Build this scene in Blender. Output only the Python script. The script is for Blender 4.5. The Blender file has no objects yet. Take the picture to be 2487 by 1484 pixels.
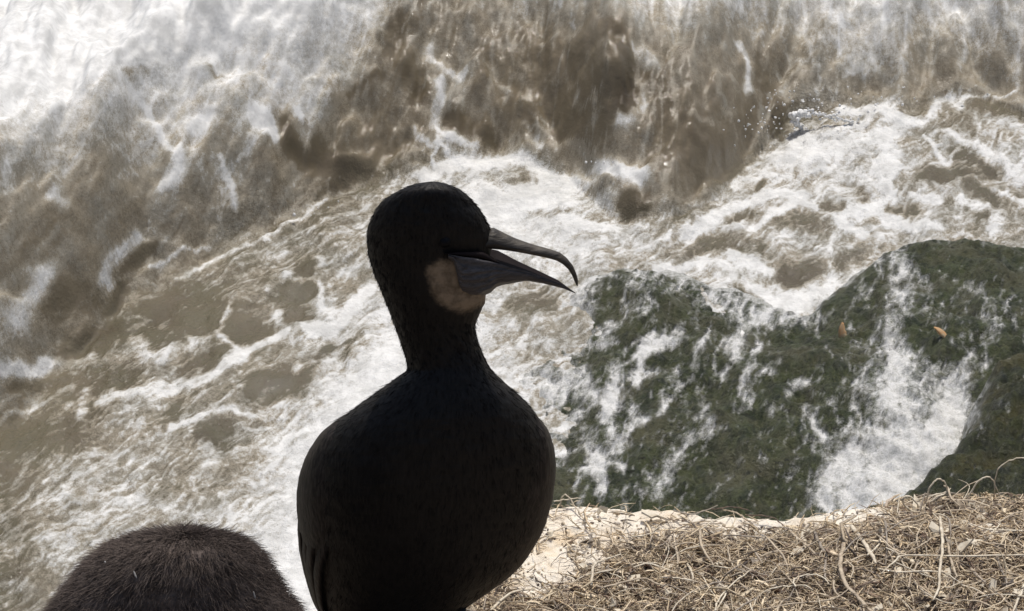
import bpy, math
import numpy as np
from mathutils import Vector, Matrix

# ------------------------------------------------------------------ camera, sky, sun, exposure
scene = bpy.context.scene
COL = scene.collection
PITCH = math.radians(28.0)
CAM_Z = 1.59
LENS_T = 0.30                       # frame width / distance (36 mm sensor, 120 mm lens)
cp, sp = math.cos(PITCH), math.sin(PITCH)
cam_data = bpy.data.cameras.new("camera")
cam_data.lens = 120.0
cam_data.sensor_width = 36.0
cam_data.clip_start = 0.05
cam_data.clip_end = 2000.0
cam_data.dof.use_dof = True
cam_data.dof.focus_distance = 2.60
cam_data.dof.aperture_fstop = 260.0
cam = bpy.data.objects.new("camera", cam_data)
COL.objects.link(cam)
cam.location = (0, 0, CAM_Z)
cam.rotation_euler = (math.pi / 2 - PITCH, 0, 0)
scene.camera = cam

SUN_EL = math.radians(70.0)
SUN_AZ = math.radians(16.0)         # from +Y (behind the birds) towards +X
sun_dir = Vector((math.sin(SUN_AZ) * math.cos(SUN_EL), math.cos(SUN_AZ) * math.cos(SUN_EL), math.sin(SUN_EL)))
world = bpy.data.worlds.new("World")
scene.world = world
world.use_nodes = True
wn = world.node_tree
wn.nodes.clear()
w_out = wn.nodes.new("ShaderNodeOutputWorld")
w_bg = wn.nodes.new("ShaderNodeBackground")
w_sky = wn.nodes.new("ShaderNodeTexSky")
w_sky.sky_type = 'NISHITA'
w_sky.sun_disc = False
w_sky.sun_elevation = SUN_EL
w_sky.sun_rotation = SUN_AZ
w_sky.air_density = 1.0
w_sky.dust_density = 4.0
w_bg.inputs['Strength'].default_value = 0.10
wn.links.new(w_sky.outputs[0], w_bg.inputs[0])
wn.links.new(w_bg.outputs[0], w_out.inputs[0])

sun_data = bpy.data.lights.new("sun", 'SUN')
sun_data.energy = 3.0
sun_data.angle = math.radians(0.6)
sun_data.color = (1.0, 0.96, 0.89)
sun = bpy.data.objects.new("sun", sun_data)
COL.objects.link(sun)
sun.location = (0, 0, 20)
sun.rotation_euler = (-sun_dir).to_track_quat('-Z', 'Y').to_euler()

scene.view_settings.view_transform = 'Standard'
scene.view_settings.look = 'None'
scene.view_settings.exposure = 0.0
scene.view_settings.gamma = 1.0
scene.view_settings.use_curve_mapping = False
scene.render.engine = 'CYCLES'
scene.cycles.max_bounces = 6

rng = np.random.default_rng(7)

# ------------------------------------------------------------------ small maths helpers
W, H = 2486.0, 1484.0               # the tracing grid used for measuring the photograph


def ray(px, py):
    """direction (x,y,z) of the sight line through a measured point; unit step along the lens axis"""
    px = np.asarray(px, float); py = np.asarray(py, float)
    u = (px - W / 2) / W * LENS_T
    v = (H / 2 - py) / W * LENS_T
    return np.stack([u, cp + v * sp, -sp + v * cp], -1)


def at_y(px, py, Y):
    d = ray(px, py)
    t = np.asarray(Y, float) / d[..., 1]
    return np.array([0, 0, CAM_Z]) + d * t[..., None]


def at_z(px, py, Z):
    d = ray(px, py)
    t = (np.asarray(Z, float) - CAM_Z) / d[..., 2]
    return np.array([0, 0, CAM_Z]) + d * t[..., None]


def sstep(a, b, x):
    t = np.clip((x - a) / (b - a), 0, 1)
    return t * t * (3 - 2 * t)


def _h(ix, iy, seed):
    n = (ix.astype(np.int64) * 374761393 + iy.astype(np.int64) * 668265263 + seed * 974634777) & 0x7fffffff
    n = ((n ^ (n >> 13)) * 1274126177) & 0x7fffffff
    return (n ^ (n >> 16)) & 0xffff


def pn(x, y, seed=0):
    """2-D gradient noise, about -1..1"""
    x = np.asarray(x, np.float64); y = np.asarray(y, np.float64)
    ix = np.floor(x); iy = np.floor(y)
    fx = x - ix; fy = y - iy
    ix = ix.astype(np.int64); iy = iy.astype(np.int64)
    u = fx * fx * fx * (fx * (fx * 6 - 15) + 10)
    v = fy * fy * fy * (fy * (fy * 6 - 15) + 10)

    def g(dx, dy):
        a = _h(ix + dx, iy + dy, seed) * (2 * math.pi / 65536.0)
        return np.cos(a) * (fx - dx) + np.sin(a) * (fy - dy)
    a = g(0, 0); b = g(1, 0); c = g(0, 1); d = g(1, 1)
    return 1.5 * ((a + u * (b - a)) * (1 - v) + (c + u * (d - c)) * v)


def fbm(x, y, oct=4, seed=0, gain=0.5):
    s = 0; a = 1.0; t = 0
    for i in range(oct):
        s = s + a * pn(x, y, seed + 31 * i)
        t += a; a *= gain
        x = x * 2.03 + 17.1; y = y * 2.03 - 9.7
    return s / t


def ridged(x, y, oct=4, seed=0):
    s = 0; a = 1.0; t = 0
    for i in range(oct):
        s = s + a * (1 - np.abs(pn(x, y, seed + 17 * i)) * 1.6)
        t += a; a *= 0.55
        x = x * 2.1 + 5.2; y = y * 2.1 + 3.3
    return s / t


# ------------------------------------------------------------------ object helpers
def mesh_np(name, V, F, smooth=True):
    """V (n,3), F (m,3) or (m,4)"""
    me = bpy.data.meshes.new(name)
    V = np.ascontiguousarray(V, np.float32); F = np.ascontiguousarray(F, np.int32)
    k = F.shape[1]
    me.vertices.add(len(V)); me.vertices.foreach_set("co", V.ravel())
    me.loops.add(F.size); me.loops.foreach_set("vertex_index", F.ravel())
    me.polygons.add(len(F))
    me.polygons.foreach_set("loop_start", np.arange(0, F.size, k, dtype=np.int32))
    me.polygons.foreach_set("loop_total", np.full(len(F), k, np.int32))
    me.polygons.foreach_set("use_smooth", np.full(len(F), smooth, bool))
    me.update(calc_edges=True)
    return me


def attr(me, name, vals):
    a = me.attributes.new(name, 'FLOAT', 'POINT')
    a.data.foreach_set("value", np.ascontiguousarray(vals, np.float32).ravel())


def attr_col(me, name, vals):
    a = me.attributes.new(name, 'FLOAT_COLOR', 'POINT')
    v = np.ones((len(vals), 4), np.float32); v[:, :3] = vals
    a.data.foreach_set("color", v.ravel())


def obj(name, me, mat=None, parent=None, **props):
    o = bpy.data.objects.new(name, me)
    COL.objects.link(o)
    if mat is not None and me is not None and len(me.materials) == 0:
        me.materials.append(mat)
    if parent is not None:
        o.parent = parent
    for k, v in props.items():
        o[k] = v
    return o


def empty(name, loc, **props):
    o = bpy.data.objects.new(name, None)
    o.empty_display_size = 0.05
    COL.objects.link(o)
    o.location = loc
    for k, v in props.items():
        o[k] = v
    bpy.context.view_layer.update()
    return o


def child(name, V, F, mat, parent, smooth=True, **props):
    """mesh given in world coordinates, stored relative to its parent's origin"""
    p = parent
    off = np.zeros(3)
    while p is not None:
        off += np.array(p.location); p = p.parent
    me = mesh_np(name, np.asarray(V) - off, F, smooth)
    return obj(name, me, mat, parent, **props)


def grid_faces(nr, nc, wrap=False):
    i = np.arange(nr - 1)[:, None]; n = nc if wrap else nc - 1
    j = np.arange(n)[None, :]
    a = i * nc + j; b = i * nc + (j + 1) % nc
    return np.stack([a, b, b + nc, a + nc], -1).reshape(-1, 4)


def tube(P, R, sides=6, flat=1.0, up=(0, 0, 1)):
    """closed tube along points P with radii R -> V, F(quads; degenerate ends closed by small rings)"""
    P = np.asarray(P, float); R = np.asarray(R, float) * np.ones(len(P))
    T = np.gradient(P, axis=0)
    T /= np.linalg.norm(T, axis=1)[:, None] + 1e-12
    up = np.asarray(up, float)
    S = np.cross(T, up); n = np.linalg.norm(S, axis=1)
    S[n < 0.05] = np.cross(T[n < 0.05], (1.0, 0.2, 0.1))
    S /= np.linalg.norm(S, axis=1)[:, None]
    N = np.cross(S, T)
    a = np.arange(sides) / sides * 2 * math.pi
    V = P[:, None, :] + R[:, None, None] * (np.cos(a)[None, :, None] * S[:, None, :] + flat * np.sin(a)[None, :, None] * N[:, None, :])
    V = np.concatenate([P[:1, None, :].repeat(sides, 1), V, P[-1:, None, :].repeat(sides, 1)], 0)
    nr = len(V)
    return V.reshape(-1, 3), grid_faces(nr, sides, True)[:, ::-1]


def smooth_path(pts, n):
    """Catmull-Rom through pts, n samples"""
    P = np.asarray(pts, float)
    if len(P) == 2:
        t = np.linspace(0, 1, n)[:, None]
        return P[0] * (1 - t) + P[1] * t
    P = np.vstack([2 * P[0] - P[1], P, 2 * P[-1] - P[-2]])
    m = len(P) - 3
    t = np.linspace(0, m - 1e-6, n)
    i = t.astype(int); f = (t - i)[:, None]
    a, b, c, d = P[i], P[i + 1], P[i + 2], P[i + 3]
    return 0.5 * ((2 * b) + (c - a) * f + (2 * a - 5 * b + 4 * c - d) * f ** 2 + (3 * b - a - 3 * c + d) * f ** 3)


# ------------------------------------------------------------------ material helpers
class NT:
    def __init__(self, name):
        self.m = bpy.data.materials.new(name)
        self.m.use_nodes = True
        self.t = self.m.node_tree
        self.t.nodes.clear()
        self.out = self.t.nodes.new("ShaderNodeOutputMaterial")
        self.p = self.t.nodes.new("ShaderNodeBsdfPrincipled")
        self.t.links.new(self.p.outputs[0], self.out.inputs[0])
        self.tc = self.t.nodes.new("ShaderNodeTexCoord")

    def set(self, sock, v):
        s = self.p.inputs[sock]
        self.plug(s, v)
        return self

    def plug(self, s, v):
        if isinstance(v, bpy.types.NodeSocket):
            self.t.links.new(v, s)
        elif isinstance(v, (tuple, list)) and len(v) == 3 and s.type == 'RGBA':
            s.default_value = (*v, 1)
        else:
            s.default_value = v

    def attr(self, name, col=False):
        n = self.t.nodes.new("ShaderNodeAttribute"); n.attribute_name = name
        return n.outputs['Color'] if col else n.outputs['Fac']

    def vec(self, scale=(1, 1, 1), rot=(0, 0, 0)):
        n = self.t.nodes.new("ShaderNodeMapping")
        self.t.links.new(self.tc.outputs['Object'], n.inputs[0])
        n.inputs['Scale'].default_value = scale
        n.inputs['Rotation'].default_value = rot
        return n.outputs[0]

    def noise(self, scale, detail=3, rough=0.55, vec=None, dist=0.0):
        n = self.t.nodes.new("ShaderNodeTexNoise")
        n.inputs['Scale'].default_value = scale
        n.inputs['Detail'].default_value = detail
        n.inputs['Roughness'].default_value = rough
        n.inputs['Distortion'].default_value = dist
        self.t.links.new(vec if vec is not None else self.tc.outputs['Object'], n.inputs['Vector'])
        return n.outputs['Fac']

    def voro(self, scale, vec=None, feature='F1'):
        n = self.t.nodes.new("ShaderNodeTexVoronoi")
        n.feature = feature
        n.inputs['Scale'].default_value = scale
        self.t.links.new(vec if vec is not None else self.tc.outputs['Object'], n.inputs['Vector'])
        return n.outputs['Distance']

    def math(self, op, a, b=0.0, c=0.0, clamp=False):
        n = self.t.nodes.new("ShaderNodeMath"); n.operation = op; n.use_clamp = clamp
        for i, v in enumerate((a, b, c)):
            self.plug(n.inputs[i], v)
        return n.outputs[0]

    def rng(self, x, a, b, c=0.0, d=1.0, smooth=True):
        n = self.t.nodes.new("ShaderNodeMapRange")
        n.interpolation_type = 'SMOOTHSTEP' if smooth else 'LINEAR'
        self.plug(n.inputs[0], x)
        for i, v in enumerate((a, b, c, d)):
            self.plug(n.inputs[i + 1], v)
        return n.outputs[0]

    def mix(self, f, a, b):
        n = self.t.nodes.new("ShaderNodeMix"); n.data_type = 'RGBA'
        self.plug(n.inputs[0], f); self.plug(n.inputs[6], a); self.plug(n.inputs[7], b)
        return n.outputs[2]

    def bump(self, h, strength=0.5, dist=0.01, prev=None):
        n = self.t.nodes.new("ShaderNodeBump")
        n.inputs['Strength'].default_value = strength
        n.inputs['Distance'].default_value = dist
        self.plug(n.inputs['Height'], h)
        if prev is not None:
            self.t.links.new(prev, n.inputs['Normal'])
        return n.outputs[0]


def mat_sea():
    n = NT("sea_water")
    F = n.attr("foam"); tone = n.attr("tone")
    fv = n.vec((1.0, 0.72, 0.8), (0, 0, -0.75))
    fine = n.noise(60, 5, 0.72, fv)
    grain = n.noise(230, 3, 0.7)
    calm = n.rng(n.attr("wave"), 0.0, 1.0, 1.0, 0.65)
    amp = n.math('MULTIPLY', n.math('MULTIPLY', F, n.math('SUBTRACT', 1.25, F)), calm)
    c = n.math('ADD', F, n.math('MULTIPLY', n.math('MULTIPLY', n.math('SUBTRACT', fine, 0.5), amp), 3.4))
    c = n.math('ADD', c, n.math('MULTIPLY', n.math('MULTIPLY', n.math('SUBTRACT', grain, 0.5), n.math('ADD', amp, 0.06)), 2.4))
    cov = n.rng(c, 0.05, 0.92, smooth=False)
    water = n.mix(tone, (0.056, 0.045, 0.029), (0.188, 0.162, 0.116))
    water = n.mix(n.rng(n.noise(6, 4), 0.35, 0.65), water, n.mix(0.5, water, (0.120, 0.114, 0.074)))
    water = n.mix(n.math('MULTIPLY', n.attr("wave"), 0.75), water, n.mix(tone, (0.064, 0.050, 0.032), (0.235, 0.192, 0.132)))
    milky = n.mix(n.rng(n.noise(7, 3), 0.3, 0.7), (0.345, 0.305, 0.235), (0.325, 0.310, 0.265))
    foamc = n.mix(n.rng(n.noise(14, 6, 0.7), 0.35, 0.65), (0.765, 0.765, 0.75), (0.57, 0.57, 0.555))
    lowc = n.mix(n.rng(cov, 0.0, 0.5, smooth=False), water, milky)
    n.set('Base Color', n.mix(n.rng(cov, 0.40, 0.95, smooth=False), lowc, foamc))
    n.set('Roughness', n.rng(cov, 0.0, 0.5, 0.07, 0.80))
    n.set('IOR', 1.33)
    rip = n.noise(30, 5, 0.65)
    calm2 = n.rng(n.attr("wave"), 0.0, 1.0, 1.0, 0.30)
    b1 = n.bump(n.math('MULTIPLY', rip, calm2), 0.5, 0.022)
    b2 = n.bump(n.math('MULTIPLY', n.math('ADD', n.math('MULTIPLY', cov, 0.5), n.math('MULTIPLY', fine, 0.8)), calm2), 0.7, 0.009, b1)
    n.set('Normal', n.bump(n.math('MULTIPLY', n.noise(160, 2), calm2), 0.35, 0.003, b2))
    return n.m


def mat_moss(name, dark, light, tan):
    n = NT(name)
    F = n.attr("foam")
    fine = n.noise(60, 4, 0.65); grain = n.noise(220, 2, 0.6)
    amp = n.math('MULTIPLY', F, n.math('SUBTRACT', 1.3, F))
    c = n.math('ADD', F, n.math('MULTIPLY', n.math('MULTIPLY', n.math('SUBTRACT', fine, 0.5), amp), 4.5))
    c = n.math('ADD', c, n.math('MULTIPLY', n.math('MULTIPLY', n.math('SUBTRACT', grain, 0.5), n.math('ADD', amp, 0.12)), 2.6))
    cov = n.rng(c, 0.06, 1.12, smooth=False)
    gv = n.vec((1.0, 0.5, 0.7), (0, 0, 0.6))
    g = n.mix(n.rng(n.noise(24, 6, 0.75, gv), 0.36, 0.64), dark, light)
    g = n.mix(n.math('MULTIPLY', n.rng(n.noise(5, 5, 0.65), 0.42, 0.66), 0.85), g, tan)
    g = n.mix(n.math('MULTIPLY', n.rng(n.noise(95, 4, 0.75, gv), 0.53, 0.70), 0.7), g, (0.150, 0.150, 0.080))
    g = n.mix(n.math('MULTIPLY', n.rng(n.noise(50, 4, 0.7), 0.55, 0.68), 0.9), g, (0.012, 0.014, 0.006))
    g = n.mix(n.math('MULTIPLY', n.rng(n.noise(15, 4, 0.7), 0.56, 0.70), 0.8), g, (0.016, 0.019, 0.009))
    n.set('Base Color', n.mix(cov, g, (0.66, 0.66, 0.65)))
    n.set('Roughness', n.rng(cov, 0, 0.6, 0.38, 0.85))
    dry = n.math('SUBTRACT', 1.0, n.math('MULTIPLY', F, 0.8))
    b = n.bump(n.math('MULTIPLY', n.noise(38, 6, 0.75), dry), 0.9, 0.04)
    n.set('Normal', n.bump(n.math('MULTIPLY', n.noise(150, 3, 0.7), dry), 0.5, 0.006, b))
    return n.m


def mat_sandstone():
    n = NT("sandstone")
    soil = n.attr("soil")
    base = n.mix(n.rng(n.noise(28, 5, 0.65), 0.35, 0.65), (0.88, 0.82, 0.71), (0.76, 0.67, 0.54))
    base = n.mix(n.math('MULTIPLY', n.rng(n.noise(60, 4, 0.7), 0.55, 0.7), 0.8), base, (0.82, 0.77, 0.68))
    base = n.mix(n.math('MULTIPLY', n.rng(n.noise(90, 6, 0.8), 0.57, 0.67), 0.6), base, (0.26, 0.19, 0.15))
    base = n.mix(n.math('MULTIPLY', n.rng(n.noise(17, 3, 0.6), 0.58, 0.7), 0.4), base, (0.70, 0.50, 0.26))
    dirt = n.mix(n.noise(300, 3), (0.10, 0.075, 0.055), (0.34, 0.27, 0.20))
    n.set('Base Color', n.mix(n.rng(n.math('ADD', soil, n.math('MULTIPLY', n.math('SUBTRACT', n.noise(120, 4, 0.7), 0.5), 1.0)), 0.48, 0.78), base, dirt))
    n.set('Roughness', 0.9)
    b = n.bump(n.noise(70, 6, 0.75), 0.7, 0.006)
    n.set('Normal', n.bump(n.noise(420, 3, 0.7), 0.6, 0.0012, b))
    return n.m


def mat_litter():
    n = NT("dry_litter")
    c = n.attr("tint", True)
    n.set('Base Color', n.mix(n.rng(n.noise(700, 2), 0.3, 0.7, 0.0, 0.4), c, (0.10, 0.07, 0.05)))
    n.set('Roughness', 0.8)
    return n.m


def mat_straw(name, c1, c2):
    n = NT(name)
    f = n.noise(260, 3, 0.6, n.vec((1, 1, 1)))
    g = n.noise(60, 2)
    n.set('Base Color', n.mix(n.rng(n.math('ADD', n.math('MULTIPLY', f, 0.6), n.math('MULTIPLY', g, 0.4)), 0.35, 0.65), c1, c2))
    n.set('Roughness', 0.65)
    n.set('Normal', n.bump(f, 0.5, 0.0006))
    return n.m


def mat_feather(name, c1, c2, buff=False, rough=0.55):
    n = NT(name)
    st = n.noise(420, 3, 0.6, n.vec((1.0, 1.0, 0.16)))
    sc = n.voro(75, n.vec((1.0, 1.0, 0.62)))
    col = n.mix(n.rng(st, 0.3, 0.75), c1, c2)
    if buff:
        a = n.attr("buff")
        a2 = n.rng(n.math('ADD', a, n.math('MULTIPLY', n.math('SUBTRACT', n.noise(240, 4, 0.7), 0.5), 0.7)), 0.2, 0.85)
        bc = n.mix(n.rng(n.noise(110, 4, 0.65), 0.35, 0.7), (0.28, 0.21, 0.14), (0.13, 0.095, 0.062))
        col = n.mix(a2, col, bc)
    n.set('Base Color', col)
    n.set('Roughness', rough)
    n.set('Specular IOR Level', 0.22)
    b = n.bump(sc, 0.16, 0.0025)
    n.set('Normal', n.bump(st, 0.5, 0.0012, b))
    return n.m


def mat_plain(name, c1, c2, scale=120, rough=0.5, bump=0.4, bdist=0.001, stretch=(1, 1, 1), spec=0.4):
    n = NT(name)
    f = n.noise(scale, 4, 0.65, n.vec(stretch))
    n.set('Base Color', n.mix(n.rng(f, 0.3, 0.7), c1, c2))
    n.set('Roughness', rough)
    n.set('Specular IOR Level', spec)
    n.set('Normal', n.bump(f, bump, bdist))
    return n.m


M_SEA = mat_sea()
M_MOSS = mat_moss("mossy_stone", (0.019, 0.028, 0.008), (0.082, 0.098, 0.036), (0.118, 0.115, 0.064))
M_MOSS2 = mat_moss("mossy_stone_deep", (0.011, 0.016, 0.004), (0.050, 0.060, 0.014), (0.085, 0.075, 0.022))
M_STONE = mat_sandstone()
M_LITTER = mat_litter()
M_STRAW = [mat_straw("straw_pale", (0.72, 0.65, 0.52), (0.48, 0.40, 0.29)),
           mat_straw("straw_tan", (0.54, 0.45, 0.33), (0.31, 0.245, 0.175)),
           mat_straw("straw_grey", (0.38, 0.33, 0.27), (0.20, 0.165, 0.13)),
           mat_straw("straw_brown", (0.15, 0.09, 0.055), (0.06, 0.04, 0.03))]
M_BIRD = mat_feather("black_plumage", (0.0045, 0.0042, 0.0042), (0.0115, 0.0100, 0.0092), buff=True)
M_WING = mat_feather("wing_plumage", (0.0085, 0.0068, 0.0058), (0.0460, 0.0370, 0.0305))
M_DOWN = mat_plain("brown_down", (0.160, 0.130, 0.115), (0.085, 0.068, 0.060), 90, 0.9, 0.3, 0.002, spec=0.1)
M_HAIR = mat_plain("black_barbs", (0.007, 0.0062, 0.006), (0.016, 0.0135, 0.012), 90, 0.7, 0.0, 0.001, spec=0.15)
M_BILL = mat_plain("bill_horn", (0.085, 0.072, 0.056), (0.026, 0.022, 0.020), 150, 0.58, 0.8, 0.0022, (0.3, 1, 1.5))
M_SKIN = mat_plain("gular_skin", (0.088, 0.082, 0.084), (0.036, 0.033, 0.035), 340, 0.5, 0.9, 0.0016, (0.28, 1, 1.3))
M_MOUTH = mat_plain("mouth_lining", (0.012, 0.009, 0.010), (0.018, 0.013, 0.013), 120, 0.7, 0.2, spec=.08)
M_EYE = mat_plain("eye", (0.003, 0.003, 0.004), (0.005, 0.006, 0.008), 50, 0.5, 0.0, spec=.15)
M_FOOT = mat_plain("black_web", (0.012, 0.011, 0.011), (0.02, 0.018, 0.017), 150, 0.6, 0.4)
M_FOAM = mat_plain("spray", (0.82, 0.82, 0.81), (0.70, 0.70, 0.69), 60, 0.6, 0.5, 0.01)
M_SHELL = mat_plain("shell_orange", (0.50, 0.26, 0.10), (0.42, 0.34, 0.22), 40, 0.5, 0.4, 0.004)
M_PLUME = mat_plain("pale_plume", (0.32, 0.31, 0.30), (0.20, 0.19, 0.18), 200, 0.8, 0.4)

# ------------------------------------------------------------------ sea: shape
ZW = -3.60                                   # still water level
shore = np.array([(-900, 1500), (-300, 1300), (0, 1060), (110, 930), (238, 850), (286, 740), (432, 680), (543, 616), (650, 580), (706, 545),
                  (746, 540), (793, 481), (860, 455), (1000, 430), (1050, 408), (1150, 392), (1250, 388), (1330, 410), (1415, 450),
                  (1480, 545), (1620, 555), (1740, 485), (1830, 370), (1930, 280), (2060, 270), (2140, 265), (2200, 295), (2290, 240),
                  (2400, 240), (2486, 300), (2800, 300), (3400, 260)], float)
shore_w = at_z(shore[:, 0], shore[:, 1], ZW)
_sx = np.linspace(-4, 4, 1601)
_sy = np.interp(_sx, shore_w[:, 0], shore_w[:, 1])
_k = np.exp(-0.5 * (np.arange(-30, 31) / 9.0) ** 2); _k /= _k.sum()
_sys = np.convolve(np.pad(_sy, 30, 'edge'), _k, 'valid')


def wave_d(x, y):
    return y - np.interp(x, _sx, _sys)


def wave_h(x, y):
    """height of the breaking wave above still water"""
    d = wave_d(x, y)
    hh = np.interp(x, [-2.0, -0.9, 0.2, 1.0, 2.0], [0.66, 0.60, 0.50, 0.42, 0.38])
    L = np.interp(x, [-2.0, -0.6, 0.2, 2.0], [0.80, 0.85, 0.92, 0.85])
    r = np.clip(d / L, 0, 1)
    face = hh * (1 - (1 - r) ** np.interp(x, [-1.5, -0.4], [1.15, 1.6]))
    back = -0.10 * np.clip((d - L) / 2.5, 0, 1)
    roll = 0.05 * fbm(x * 1.6 + 3, y * 1.2, 3, 5)
    far = np.exp(-np.clip((np.abs(x) - 4) / 10, 0, None)) * np.exp(-np.clip((y - 16) / 8, 0, None))
    return ((face + back) * sstep(-0.02, np.interp(x, [-1.4, -0.4], [0.35, 0.05]), d) + roll) * far


def on_water(px, py):
    """where the sight line through a measured point meets the wave surface"""
    d = ray(px, py)
    lo = np.full(d.shape[:-1], 6.0); hi = np.full(d.shape[:-1], 22.0)
    ts = np.linspace(0, 1, 240)
    t0 = (ZW + 1.2 - CAM_Z) / d[..., 2]; t1 = (ZW - 0.25 - CAM_Z) / d[..., 2]
    best = t1.copy(); done = np.zeros(t0.shape, bool)
    for s in ts:
        t = t0 + (t1 - t0) * s
        x = d[..., 0] * t; y = d[..., 1] * t; z = CAM_Z + d[..., 2] * t
        hit = (z <= ZW + wave_h(x, y)) & ~done
        best = np.where(hit, t, best); done |= hit
    return np.array([0, 0, CAM_Z]) + d * best[..., None]


def chart(P):
    """slanted chart over the water: metres across, metres up the slope"""
    return np.stack([P[..., 0], (P[..., 1] - 10.0) * sp + (P[..., 2] - ZW) * cp], -1)


# crops used while measuring: name -> (x0, y0, scale) into the tracing grid
CROP = {'T': (0, 0, 1), 'A': (0, 493.3, .3967), 'B': (575.5, 0, .3967), 'C': (1499.7, 0, .3967), 'D': (0, 0, .3967),
        'E': (1068.9, 822.2, .3967), 'G': (1233.0, 534.0, .5043)}
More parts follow.
